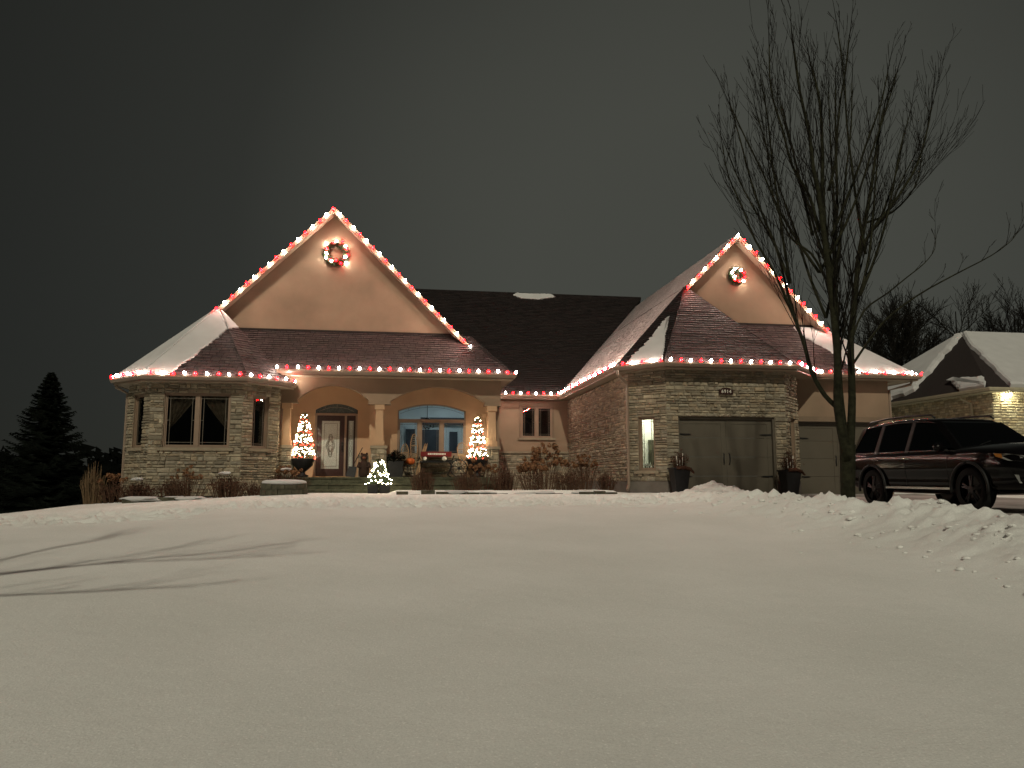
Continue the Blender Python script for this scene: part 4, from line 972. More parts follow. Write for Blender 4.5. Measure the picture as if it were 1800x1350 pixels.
string('light_string', [(13.08, yr, 10.70), (16.33, yr, 7.34)], 'bulbs down the garage gable slope crossed by bare branches', start='R', tilt=(0.4, -0.7, 0.5))

def wreath(name, c, r, label, seed, pattern, minor):
    rs = random.Random(seed); Wt = empty(name, c, label, 'wreath', 'lit wreaths hung on the gables')
    b = MB(); c = Vector(c)
    for i in range(2200):
        t = rs.uniform(0, 2 * math.pi); p = rs.uniform(0, 2 * math.pi); q = rs.uniform(0.3, 1.0) * minor
        ctr = c + Vector((math.cos(t) * r, -minor * 0.5, math.sin(t) * r)); rad = Vector((math.cos(t), 0, math.sin(t)))
        s_ = ctr + rad * (q * math.cos(p)) + Vector((0, -math.sin(p) * q * 0.8, 0)); tang = Vector((-math.sin(t), 0, math.cos(t)))
        d = (rad * math.cos(p) + Vector((0, -math.sin(p), 0)) + tang * rs.uniform(0.2, 1.2)).normalized() * rs.uniform(0.05, 0.11); w_ = tang.cross(d).normalized() * 0.010
        b.add([s_ - w_, s_ + w_, s_ + d], [(0, 1, 2)])
    obj('foliage', b, 'evergreen', Wt, kind='stuff')
    b = MB(); b.tube([c + Vector((math.cos(t) * r, -minor * 0.5, math.sin(t) * r)) for t in [2 * math.pi * i / 24 for i in range(25)]], minor * 0.6, 8); obj('ring', b, 'evergreen', Wt)
    nb = len(pattern)
    for i, ch in enumerate(pattern):
        t = math.pi / 2 - 2 * math.pi * (i + rs.uniform(-0.25, 0.25)) / nb; rr = r + minor * rs.uniform(-0.5, 1.0)
        o = bpy.data.objects.new('bulb', BW_ if ch == 'W' else BR_); COL.objects.link(o)
        place(o, Wt, Matrix.Translation(c + Vector((math.cos(t) * rr, -minor * (1.45 if rr < r + minor * 0.45 else 0.35), math.sin(t) * rr))) @ Matrix.Rotation(rs.uniform(0, 3), 4, 'Y') @ Matrix.Scale(0.9, 4))
    for t in (0.4, 1.0, 1.9, 2.8, 4.5, 5.6):                # red ribbon bows
        bw = MB(); cc = c + Vector((math.cos(t) * r, -minor * 1.35, math.sin(t) * r))
        for s_ in (-1, 1): bw.tube([cc, cc + Vector((0.06 * s_, -0.03, 0.05)), cc + Vector((0.10 * s_, -0.02, 0.0)), cc], 0.018, 5)
        obj('bow', bw, 'red_paint', Wt)
wreath('wreath', (-2.22, 28.26, 9.90), 0.36, 'large lit wreath high on the gable above the porch', 4, 'WRWRRWWRRWRWWRWR', 0.15)
wreath('wreath', (12.94, 27.21, 9.43), 0.24, 'smaller lit wreath on the garage gable behind branches', 9, 'WWRRWRRWWW', 0.12)
# ================================================================ TREES
def sprout(mb, rs, p, d, L, r, gen, bend=0.5, n=4, rmin=0.0042, wob=0.07, fan=(0.22, 0.5)):
    """one upward-curving shoot and its side shoots"""
    k = 5 if L > 0.7 else 4; pts = [p]; rad = [r]; dd = Vector(d).normalized(); step = L / (k - 1)
    for i in range(1, k):
        dd = (dd + Vector((rs.uniform(-wob, wob), rs.uniform(-wob, wob), bend * 0.28))).normalized()
        pts.append(pts[-1] + dd * step); rad.append(max(rmin, r * (1 - i / (k - 0.5))))
    mb.tube(pts, rad, n, cap=False)
    if gen > 0:
        m = max(2, int(L / 0.30))
        for i in range(m):
            f = 0.2 + 0.75 * (i + rs.random()) / m; j = min(k - 2, int(f * (k - 1))); q = pts[j].lerp(pts[j + 1], f * (k - 1) - j)
            ax = (pts[j + 1] - pts[j]).normalized(); s = ax.orthogonal().normalized(); s = (Matrix.Rotation(rs.uniform(0, 6.28), 3, ax) @ s)
            sprout(mb, rs, q, ax * 0.9 + s * rs.uniform(*fan), L * rs.uniform(0.3, 0.55), max(rmin, r * 0.45), gen - 1, bend, 3, rmin, wob, fan)
def bare_tree(name, limbs, rads, depth, Y, label, cat='tree', seed=1, twig_mat='twig', bark='bark', dens=0.34, group=None, offset=(0, 0, 0), sparse=()):
    rs = random.Random(seed); O = Vector(offset)
    x0, z0 = limbs['trunk'][0]; Tr = empty(name, (Vector((x0, Y, z0)) + O), label, cat, group)
    tw = MB()
    for k, pl in limbs.items():
        d0, d1 = depth.get(k, (0, 0)); n = len(pl); cum = [0]
        for i in range(1, n): cum.append(cum[-1] + math.hypot(pl[i][0] - pl[i - 1][0], pl[i][1] - pl[i - 1][1]))
        P = [Vector((x + (rs.uniform(-.03, .03) if 0 < i else 0), Y + d0 + (d1 - d0) * cum[i] / cum[-1] + (rs.uniform(-.04, .04) if 0 < i else 0), z)) + O for i, (x, z) in enumerate(pl)]
        # smooth
        Q = [];
        for i in range(n - 1):
            for t in (0, 0.33, 0.67):
                a = P[max(0, i - 1)]; b = P[i]; c = P[i + 1]; d = P[min(n - 1, i + 2)]
                Q.append(0.5 * ((2 * b) + (c - a) * t + (2 * a - 5 * b + 4 * c - d) * t * t + (3 * b - a - 3 * c + d) * t ** 3))
        Q.append(P[-1]); r0, r1 = rads[k]; m = len(Q)
        R = [r0 + (r1 - r0) * (i / (m - 1)) ** 0.8 for i in range(m)]
        if k == 'trunk': R[0] *= 1.35; R[1] *= 1.12
        b = MB(); b.tube(Q, R, 10 if r0 > 0.08 else 7); obj('trunk' if k == 'trunk' else 'limb', b, bark, Tr, smooth=True)
        if k == 'trunk': continue
        L = cum[-1]; s = L * 0.16
        while s < L:
            f = s / L * (m - 1); i = min(m - 2, int(f)); p = Q[i].lerp(Q[i + 1], f - i); ax = (Q[i + 1] - Q[i]).normalized()
            sd = Matrix.Rotation(rs.uniform(0, 6.28), 3, ax) @ ax.orthogonal().normalized()
            ln = rs.uniform(0.9, 2.5) * (1 - 0.4 * s / L) * (0.45 if k in sparse else 0.6 if k[0] == 'S' else 1)
            sprout(tw, rs, p, ax * 0.9 + sd * rs.uniform(0.25, 0.5) + Vector((0, 0, 0.25)), ln, max(0.008, R[i] * 0.33), 1 if rs.random() < 0.6 else 2, 0.45)
            s += dens * rs.uniform(0.6, 1.4) * (2.2 if k in sparse else 1.6 if k[0] == 'S' else 1)
        sprout(tw, rs, Q[-1], Q[-1] - Q[-2], 0.9, r1, 2, 0.3)
    obj('twigs', tw, twig_mat, Tr, kind='stuff')
    return Tr
LIMBS = {'trunk': [(9.12, 0.80), (9.15, 1.43), (9.17, 1.89), (9.15, 2.33)],
'A': [(9.12, 2.0), (8.97, 3.05), (8.93, 3.99), (8.82, 4.95), (8.72, 5.91), (8.61, 6.89), (8.56, 7.76), (8.43, 8.51), (8.3, 9.4), (8.13, 10.42), (8.01, 11.46)],
'A2': [(8.61, 6.89), (8.33, 7.75), (7.97, 8.48), (7.69, 9.35), (7.48, 10.36), (7.39, 11.4)],
'B': [(9.16, 2.05), (9.13, 3.28), (9.15, 4.47), (9.12, 5.68), (9.09, 6.92), (9.08, 8.17), (9.1, 9.46), (9.11, 10.77), (9.05, 11.8)],
'B2': [(9.12, 5.68), (9.32, 6.93), (9.53, 8.2), (9.75, 9.64), (9.89, 10.97), (10.11, 11.9)],
'C': [(9.20, 2.05), (9.36, 3.29), (9.49, 4.48), (9.64, 5.46), (9.82, 6.45), (10.08, 7.47), (10.32, 8.51), (10.56, 9.7), (10.85, 10.92)],
'C2': [(9.82, 6.45), (10.2, 7.23), (10.8, 8.15), (11.27, 9.1), (11.53, 10.18), (11.66, 10.8)],
'D': [(9.07, 3.03), (8.71, 3.34), (8.44, 3.8), (8.26, 4.33), (8.13, 4.8), (7.92, 5.22), (7.6, 5.87), (7.23, 6.58), (6.91, 7.42), (6.66, 8.14), (6.54, 8.88)],
'D2': [(8.13, 4.8), (8.03, 5.64), (7.91, 6.61), (7.67, 7.46), (7.34, 8.56), (7.12, 9.56)],
'E': [(9.5, 4.48), (10.0, 5.23), (10.63, 5.68), (11.26, 6.14), (11.84, 6.61), (12.15, 7.08), (12.33, 7.6)],
'F': [(9.45, 4.0), (10.04, 4.86), (10.81, 5.44), (11.65, 5.91), (12.37, 6.38), (12.82, 6.79), (12.95, 7.05)],
'G': [(8.74, 5.79), (8.38, 6.26), (7.89, 6.61), (7.42, 7.45), (7.14, 8.43), (6.98, 9.3)],
'H': [(10.08, 7.47), (10.85, 7.9), (11.59, 8.73), (11.94, 9.67), (12.03, 10.49)]}
RADS = {'trunk': (0.155, 0.185), 'A': (0.11, 0.026), 'A2': (0.045, 0.014), 'B': (0.11, 0.026), 'B2': (0.055, 0.018), 'C': (0.105, 0.024), 'C2': (0.05, 0.014), 'D': (0.065, 0.012), 'D2': (0.038, 0.012), 'E': (0.03, 0.006), 'F': (0.032, 0.006), 'G': (0.035, 0.007), 'H': (0.035, 0.007)}
DEPTH = {'A': (-0.05, -0.7), 'A2': (-0.3, -0.9), 'B': (0.03, 0.3), 'B2': (0.1, 1.1), 'C': (-0.02, 0.5), 'C2': (0.3, 0.0), 'D': (0.0, -0.4), 'D2': (-0.1, 0.7), 'E': (0.2, 1.0), 'F': (0.1, -0.6), 'G': (-0.2, -1.2), 'H': (0.3, 1.0)}
LIMBS = {k: [(x, z if z < 6 else 6 + (z - 6) * 0.80) for x, z in v] for k, v in LIMBS.items()}
RADS = {k: (a * 0.86, b * 0.86) for k, (a, b) in RADS.items()}
_rt = random.Random(21)
for i in range(16):                                   # long straight shoots that fill the vase-shaped crown
    t = (i + 0.5) / 16; src = _rt.choice(['A', 'B', 'C'] if 0.25 < t < 0.75 else (['A', 'D2'] if t <= 0.25 else ['C', 'C2'])); j = _rt.choice([3, 4, 5]) if src in 'ABC' else 1
    sx, sz = LIMBS[src][j]; ex = 6.9 + 5.0 * t; ez = 10.9 - 1.6 * abs(t - 0.45) * 2 + _rt.uniform(-0.5, 0.3); n_ = 6
    LIMBS['S%d' % i] = [(sx + (ex - sx) * (k / (n_ - 1)) ** 0.8, sz + (ez - sz) * k / (n_ - 1)) for k in range(n_)]
    RADS['S%d' % i] = (0.034, 0.012); d0 = DEPTH[src][0]; DEPTH['S%d' % i] = (d0, _rt.uniform(-1.0, 1.0))
bare_tree('bare_tree', LIMBS, RADS, DEPTH, 14.5, 'tall bare multi-stemmed tree rising in front of the black car', seed=3, dens=0.22, sparse=('E', 'F'))
# street tree standing outside the picture; its crown throws the branch shadows on the lawn
L2 = {'trunk': [(0, 0), (0.03, 1.2), (-0.02, 2.6), (0, 3.9)], 'A': [(0, 3.8), (0.5, 4.9), (1.2, 5.7), (2.0, 6.1), (2.7, 6.4)], 'B': [(0, 3.8), (0.1, 5), (0.0, 6.0), (0.2, 6.8), (0.1, 7.4)], 'C': [(0, 3.5), (0.9, 4.4), (1.8, 4.9), (2.5, 5.1), (3.1, 5.5)], 'D': [(0, 3.1), (1.0, 3.6), (1.9, 3.8), (2.7, 4.1)], 'E': [(0, 3.4), (-0.9, 4.2), (-1.8, 4.6), (-2.6, 5.2)]}
RD2 = {'trunk': (0.15, 0.10), 'A': (0.045, 0.016), 'B': (0.045, 0.016), 'C': (0.045, 0.016), 'D': (0.042, 0.015), 'E': (0.05, 0.015)}
bare_tree('bare_tree', L2, RD2, {'A': (0, -1.2), 'B': (0, 0.6), 'C': (0, 0.8), 'D': (0, -0.6), 'E': (0, 1.0)}, 0, 'bare street tree beside the viewer that shades the left of the lawn', seed=8, dens=0.3, offset=(-6.4, 5.0, 0.2))

def plain_tree(name, base, H, spread, label, seed, group, m='far_twig'):
    rs = random.Random(seed); B = Vector(base); Tr = empty(name, base, label, 'tree', group); t = MB(); k = 8
    pts = [B + Vector((rs.uniform(-.15, .15) * i / 3, 0, H * 0.8 * i / (k - 1))) for i in range(k)]; t.tube(pts, [0.16 * (1 - i / k) + 0.02 for i in range(k)], 6); obj('trunk', t, m, Tr)
    c = MB()
    for i in range(44):
        f = rs.uniform(0.2, 1.0); q = pts[min(k - 1, int(f * (k - 1)))]; a = rs.uniform(0, 6.28)
        sprout(c, rs, q, Vector((math.cos(a), math.sin(a), rs.uniform(0.5, 1.2))), spread * rs.uniform(0.5, 1.0) * (1.15 - 0.4 * f), 0.07, 2, 0.35, 3, 0.016, 0.14, (0.35, 0.8))
    obj('crown', c, m, Tr, kind='stuff'); return Tr
far_lab = ['bare tree in the wood behind the neighbour, closest to the house roof', 'bare tree in the far wood with a tall crown over the neighbour eave', 'slim bare tree in the far wood above the neighbour roof slope', 'bare broad tree in the far wood above the neighbour ridge', 'low bare tree in the far wood near the right edge', 'tall bare tree in the far wood at the right edge of view', 'bare tree of the far wood seen between house roof and neighbour', 'bare tree in the far wood behind the dark patch of the neighbour roof', 'bare tree in the far wood, highest at the right edge']
for i, (x, y, H, sp) in enumerate(((36.5, 55, 17.0, 5.0), (40.0, 56, 20.0, 5.2), (43.0, 58, 20.5, 5.0), (46.0, 56, 20.0, 5.5), (49.5, 57, 18.5, 5), (53, 58, 20.5, 5.5), (34.5, 58, 14.5, 4.4), (44.5, 62, 20.0, 6), (51.0, 53, 19.0, 5.0))):
    plain_tree('bare_tree', (x, y, -0.5), H, sp, far_lab[i], 60 + i, 'bare trees of the far wood on the right')

# dark spruce on the left
rs = random.Random(77); sb = Vector((-13.2, 32.0, gz(-13.2, 32.0) - 0.1)); SP = empty('spruce_tree', sb, 'dark full spruce standing alone at the left of the house', 'tree')
H = 5.66 - sb.z + 0.15; t = MB(); t.tube([sb, sb + Vector((0, 0, H * 0.95))], [0.14, 0.01], 6); obj('trunk', t, 'conifer', SP)
c = MB()
for i in range(420):
    f = (i + rs.random()) / 420; z = 0.15 + f * (H - 0.2); rad = (1 - f) ** 0.8 * 2.5 * rs.uniform(0.72, 1.12) + 0.06; a = i * 2.4 + rs.uniform(-.3, .3)
    d = Vector((math.cos(a), math.sin(a), 0)); p0 = sb + Vector((0, 0, z)); tip = p0 + d * rad + Vector((0, 0, rad * rs.uniform(-0.10, 0.30))); side = Vector((-d.y, d.x, 0))
    for j in range(15):
        g = (j + 0.3) / 15; q = p0.lerp(tip, g) - Vector((0, 0, 0.25 * math.sin(g * 3.1) * rad * 0.3)); wl_ = 0.34 * rad * (1.08 - g) + 0.06
        for s_ in (-1, 1):
            e_ = q + side * (s_ * wl_) + d * wl_ * 0.8 + Vector((0, 0, rs.uniform(-0.10, 0.04))); c.add([q - Vector((0, 0, 0.02)), q + Vector((0, 0, 0.035)), e_], [(0, 1, 2)])
    c.tube([p0, p0.lerp(tip, 0.5) - Vector((0, 0, 0.06 * rad)), tip], [0.02, 0.012, 0.004], 3, cap=False)
obj('crown', c, 'conifer', SP, kind='stuff')
# the wood beyond the slope, one dark mass
rs = random.Random(31); c = MB()
for i in range(14000):
    x = rs.uniform(-95, -14); y = rs.uniform(84, 100); top = 4.4 + 1.0 * math.sin(x * 0.21) + 0.9 * math.sin(x * 0.57 + 1) + rs.uniform(-0.6, 0.5); z = -10 + (top + 10) * rs.random() ** 0.7
    s_ = rs.uniform(0.2, 0.7); c.add([(x + rs.uniform(-s_, s_), y, z - s_), (x + rs.uniform(-s_, s_) + s_, y + rs.uniform(-1, 1), z), (x + rs.uniform(-s_, s_) - s_, y, z + s_ * 0.8)], [(0, 1, 2)])
for i in range(160):
    x = -95 + 81 * i / 160; c.tube([(x, 100, -11), (x + rs.uniform(-.5, .5), 100, 2.6 + 0.8 * math.sin(x * 0.21))], 0.5, 4)
obj('far_wood', c, 'far_wood', kind='stuff', label='dark line of woodland beyond the slope on the left')

# ================================================================ SHRUBS
def shrub(base, w, h, label, seed, stems=60, heads=0, head_r=0.07, m='dry_stem', leaf=0, snow=False, spread=0.5, cat='shrub', group='dried shrubs in the front beds', hm='dry_bloom'):
    rs = random.Random(seed); B = Vector(base); S = empty('dried_shrub', base, label, cat, group); b = MB(); tips = []
    for i in range(stems):
        a = rs.uniform(0, 6.28); q = rs.random() ** 0.6; top = Vector((math.cos(a) * w / 2 * q, math.sin(a) * w / 2 * q * 0.8, h * (1 - 0.45 * q * q) * rs.uniform(0.7, 1.02)))
        p0 = Vector((top.x * (1 - spread) + rs.uniform(-.03, .03), top.y * (1 - spread), -0.05)); mid = p0.lerp(top, 0.55) + Vector((rs.uniform(-.03, .03), rs.uniform(-.03, .03), 0.04 * h))
        b.tube([B + p0, B + mid, B + top], [0.008, 0.006, 0.003], 4, cap=False); tips.append(B + top)
        if rs.random() < 0.6:
            e_ = mid + Vector((rs.uniform(-.18, .18), rs.uniform(-.15, .15), rs.uniform(0.1, 0.3))) * min(1, h); b.tube([B + mid, B + e_], [0.005, 0.002], 3, cap=False); tips.append(B + e_)
    obj('stems', b, m, S, kind='stuff')
    if leaf:
        l = MB()
        for i in range(leaf):
            tpt = rs.choice(tips); p = B.lerp(tpt, rs.uniform(0.35, 1.0)) + Vector((rs.uniform(-.08, .08), rs.uniform(-.08, .08), rs.uniform(-.05, .05))); s_ = rs.uniform(0.02, 0.05)
            u = Vector((rs.uniform(-1, 1), rs.uniform(-1, 1), rs.uniform(-1, 1))).normalized(); v = u.orthogonal().normalized(); l.add([p - u * s_, p + v * s_ * 0.5, p + u * s_, p - v * s_ * 0.5], [(0, 1, 2, 3)])
        obj('leaves', l, 'dry_leaf', S, kind='stuff')
    if heads:
        hd = MB(); rs.shuffle(tips)
        tips.sort(key=lambda t: -t.z); pick = tips[:heads * 2]; rs.shuffle(pick)
        for tpt in pick[:heads]:
            R0 = head_r * rs.uniform(0.75, 1.2)
            for k in range(26):
                u = Vector((rs.gauss(0, 1), rs.gauss(0, 1), rs.gauss(0, 1))).normalized(); p = tpt + Vector((0, 0, R0 * 0.4)) + u * R0 * rs.uniform(0.6, 1); s_ = R0 * 0.42; v = u.orthogonal().normalized(); w_ = u.cross(v)
                hd.add([p - v * s_, p - w_ * s_ + u * 0.01, p + v * s_, p + w_ * s_ + u * 0.01], [(0, 1, 2, 3)])
        obj('flower_heads', hd, hm, S, kind='stuff')
    if snow:
        s_ = MB(); s_.blob(B + Vector((rs.uniform(-.1, .1), -0.1, h * 0.93)), 0.14, rs, 8, 5, 0.2, sq=(1.3, 1, 0.35)); obj('snow_cap', s_, 'roof_snow', S)
def at(x, y): return (x, y, gz(x, y))
shrub(at(-9.05, 25.4), 0.75, 1.35, 'tall blond dried grass clump at the far left corner of the house', 1, 110, m='dry_grass', spread=0.35, cat='grass')
shrub(at(-8.35, 25.0), 1.2, 0.85, 'dark dried bush with tan flower heads at the bay corner', 2, 60, 12, 0.07, leaf=200)
shrub(at(-7.55, 24.6), 1.35, 0.72, 'rounded brown mound with a snow cap under the left bay corner', 3, 130, leaf=520, snow=True, spread=0.4)
shrub(at(-6.55, 24.6), 1.05, 0.75, 'brown twiggy mound under the bay curtain window', 4, 110, leaf=380, spread=0.4)
shrub(at(-6.0, 24.2), 1.3, 0.95, 'open shrub with small tan flower heads before the bay', 5, 60, 26, 0.05, leaf=60)
shrub(at(-4.95, 24.5), 1.25, 0.78, 'rounded brown mound with a snow cap at the right bay corner', 6, 130, leaf=480, snow=True, spread=0.35)
shrub(at(-4.25, 24.9), 1.1, 0.45, 'low brown shrub between the mound and the stone planter', 7, 60, leaf=150)
shrub(at(-3.25, 25.2), 1.45, 0.82, 'brown mound with snow flecks behind the stone planter', 8, 130, 16, 0.07, leaf=520, snow=True, spread=0.4)
shrub(at(0.95, 24.7), 0.85, 0.78, 'upright reddish shrub before the middle of the porch steps', 9, 120, leaf=160, spread=0.25)
shrub(at(2.35, 24.6), 1.05, 0.72, 'upright reddish shrub below the porch sled bench', 10, 120, leaf=160, spread=0.25)
shrub(at(2.95, 25.4), 1.0, 1.15, 'pale flower heads in front of the right hand urn', 11, 26, 16, 0.085)
shrub(at(3.55, 24.6), 1.1, 0.78, 'dark leafy shrub at the foot of the right porch pier', 12, 110, leaf=420, spread=0.35)
shrub(at(5.35, 27.2), 2.0, 1.95, 'tallest shrub, orange flower heads reaching the two pane window', 13, 80, 40, 0.105, leaf=80, spread=0.6)
shrub(at(4.55, 25.2), 1.25, 0.95, 'hydrangea with large pale heads beside the right porch pier', 14, 50, 22, 0.10, leaf=80)
shrub(at(5.6, 24.7), 1.1, 0.75, 'dark low shrub in the middle of the bed under the window', 15, 110, leaf=320, spread=0.3)
shrub(at(6.5, 25.8), 1.4, 1.15, 'brown flowering shrub in the corner by the garage side wall', 16, 70, 26, 0.075, leaf=120)
shrub(at(7.0, 24.9), 0.8, 0.72, 'dark dried shrub at the end of the bed near the downspout', 17, 80, leaf=260)
# edging stones of the beds
def edging(xs, y, label, seed):
    rs = random.Random(seed); Eg = empty('garden_edging', (xs[0], y, gz(xs[0], y)), label, 'edging'); x = xs[0]
    while x < xs[1]:
        L = rs.uniform(0.3, 0.95); z = gz(x + L / 2, y - 0.2) + rs.uniform(-0.07, 0.02); b = MB(); yy = y + rs.uniform(-0.12, 0.08)
        P = [(x + 0.015 + rs.uniform(0, .03), yy + rs.uniform(-.04, .04), z - 0.06), (x + L - 0.015, yy + rs.uniform(-.04, .04), z - 0.06), (x + L - 0.03, yy + 0.3, z - 0.06), (x + 0.02, yy + 0.3, z - 0.06)]
        b.prism(P, (0, 0, 0.06 + rs.uniform(0.05, 0.11))); obj('stone', b, 'dark_stone', Eg)
        if rs.random() < 0.7:
            s_ = MB(); s_.blob((x + L * rs.uniform(0.3, 0.7), yy + 0.2, z + 0.07), L * rs.uniform(0.4, 0.75), rs, 12, 5, 0.3, sq=(1.0, 0.5, 0.16)); obj('snow_cap', s_, 'roof_snow', Eg, smooth=True)
        x += L
edging((0.1, 7.0), 23.62, 'low dark stone edging of the bed before porch and wing', 1)
edging((-7.6, -5.6), 23.55, 'dark flat edging stones in the snow before the bay', 2)
# round stone planter
PLc = Vector((-3.22, 24.1, gz(-3.22, 24.1))); Pt = empty('stone_planter', PLc, 'low round planter of dark cut stone with a thick snow cap', 'planter'); rs = random.Random(4)
for row in range(2):
    for k in range(11):
        a0 = 2 * math.pi * (k + 0.5 * row) / 11 + 0.015; a1 = 2 * math.pi * (k + 1 + 0.5 * row) / 11 - 0.015; b = MB(); r1 = 0.69 - 0.03 * row + rs.uniform(-.015, .015); r0 = 0.45; z0, z1 = -0.04 + row * 0.19, 0.145 + row * 0.185
        ang = [a0 + (a1 - a0) * i / 3 for i in range(4)]; bot = [PLc + Vector((math.cos(a) * r1, math.sin(a) * r1 * 0.9, z0)) for a in ang] + [PLc + Vector((math.cos(a) * r0, math.sin(a) * r0 * 0.9, z0)) for a in reversed(ang)]
        b.prism(bot, (0, 0, z1 - z0)); obj('stone', b, 'dark_stone', Pt)
b = MB(); b.lathe([(0.60, 0.30), (0.655, 0.335), (0.64, 0.39), (0.52, 0.425), (0.25, 0.44), (0.01, 0.445)], 28, PLc); obj('snow_cap', b, 'roof_snow', Pt, smooth=True)

# ================================================================ LIT TREES AND PORCH THINGS
SBW, SBR, SBC = bulb_mesh('small_bulb_white', 'bulb_warm', 0.0135, 6), bulb_mesh('small_bulb_red', 'bulb_ember', 0.0135, 6), None
def lit_cone(root, base, H, R, seed, turns, nb, reds, tilt=0.0):
    rs = random.Random(seed); B = Vector(base); f_ = MB()
    for i in range(1500):
        f = rs.random() ** 1.3; a = rs.uniform(0, 6.28); r_ = R * (1 - f) ** 0.7 * rs.uniform(0.3, 0.98) + 0.02; p = B + Vector((math.cos(a) * r_, math.sin(a) * r_, f * H))
        d = Vector((math.cos(a), math.sin(a), rs.uniform(-.3, .6))).normalized() * rs.uniform(0.05, 0.11); w_ = d.orthogonal().normalized() * 0.010; f_.add([p - w_, p + w_, p + d], [(0, 1, 2)])
    f_.tube([B - Vector((0, 0, .1)), B + Vector((0, 0, H * 0.95))], [0.03, 0.006], 6)
    obj('foliage', f_, 'evergreen', root, kind='stuff')
    for i in range(nb):
        f = (i + 0.5) / nb; f2 = 1 - (1 - f) ** 0.62 if turns else rs.random() ** 1.5; a = (f2 * turns * 6.28) if turns else i * 2.399
        if turns: f2 = min(0.98, max(0.0, f2 + rs.uniform(-0.05, 0.05)))
        r_ = (R * (1 - f2) ** 0.7 + 0.035) * rs.uniform(0.85, 1.08); a += rs.uniform(-.25, .25); p = B + Vector((math.cos(a) * r_, math.sin(a) * r_, f2 * H + rs.uniform(-.02, .02)))
        red = reds and (math.sin(f2 * turns * 6.28 * 0.5 + 1.2) > 0.55 or f2 < 0.06)
        o = bpy.data.objects.new('bulb', SBR if red else SBW); COL.objects.link(o); place(o, root, Matrix.Translation(p) @ Matrix.Rotation(a, 4, 'Z') @ Matrix.Rotation(1.2, 4, 'Y'))
def urn(name, base, R, Hh, label, cat='planter'):
    pass
for (x, y, lab, sd) in ((-3.02, 26.98, 'spiral lit tree with red and white bulbs in a black urn beside the front door', 1), (2.93, 27.0, 'lit tree with white bulbs in a black urn by the right porch column', 2)):
    root = empty('lit_topiary', (x, y, PF), lab, 'potted tree', 'lit topiary trees in black urns')
    b = MB(); b.lathe([(0.16, 0.0), (0.20, 0.02), (0.20, 0.06), (0.09, 0.10), (0.08, 0.17), (0.20, 0.27), (0.33, 0.40), (0.36, 0.54), (0.39, 0.58), (0.39, 0.62), (0.33, 0.62), (0.31, 0.55), (0.0, 0.54)], 22, (x, y, PF)); obj('urn', b, 'black_resin', root, smooth=True)
    lit_cone(root, (x, y, PF + 0.62), 1.55 if sd == 1 else 1.50, 0.35 if sd == 1 else 0.31, sd, 7.2, 165 if sd == 1 else 160, True)
x, y = -0.43, 25.25; zb_ = gz(x, y); root = empty('lit_tree', (x, y, zb_), 'short lit evergreen in a dark box planter before the porch steps', 'potted tree')
for s_ in (-1, 1):
    b = MB(); hw = 0.175; xc = x + s_ * 0.19; hb = 0.15
    P = [(xc - hb, y - hb, zb_ - 0.03), (xc + hb, y - hb, zb_ - 0.03), (xc + hb, y + hb, zb_ - 0.03), (xc - hb, y + hb, zb_ - 0.03), (xc - hw, y - hw, zb_ + 0.30), (xc + hw, y - hw, zb_ + 0.30), (xc + hw, y + hw, zb_ + 0.30), (xc - hw, y + hw, zb_ + 0.30)]
    b.add(P, [(0, 3, 2, 1), (4, 5, 6, 7), (0, 1, 5, 4), (1, 2, 6, 5), (2, 3, 7, 6), (3, 0, 4, 7)]); obj('box_planter', b, 'black_resin', root)
lit_cone(root, (x, y, zb_ + 0.28), 0.80, 0.37, 5, 0, 78, False)
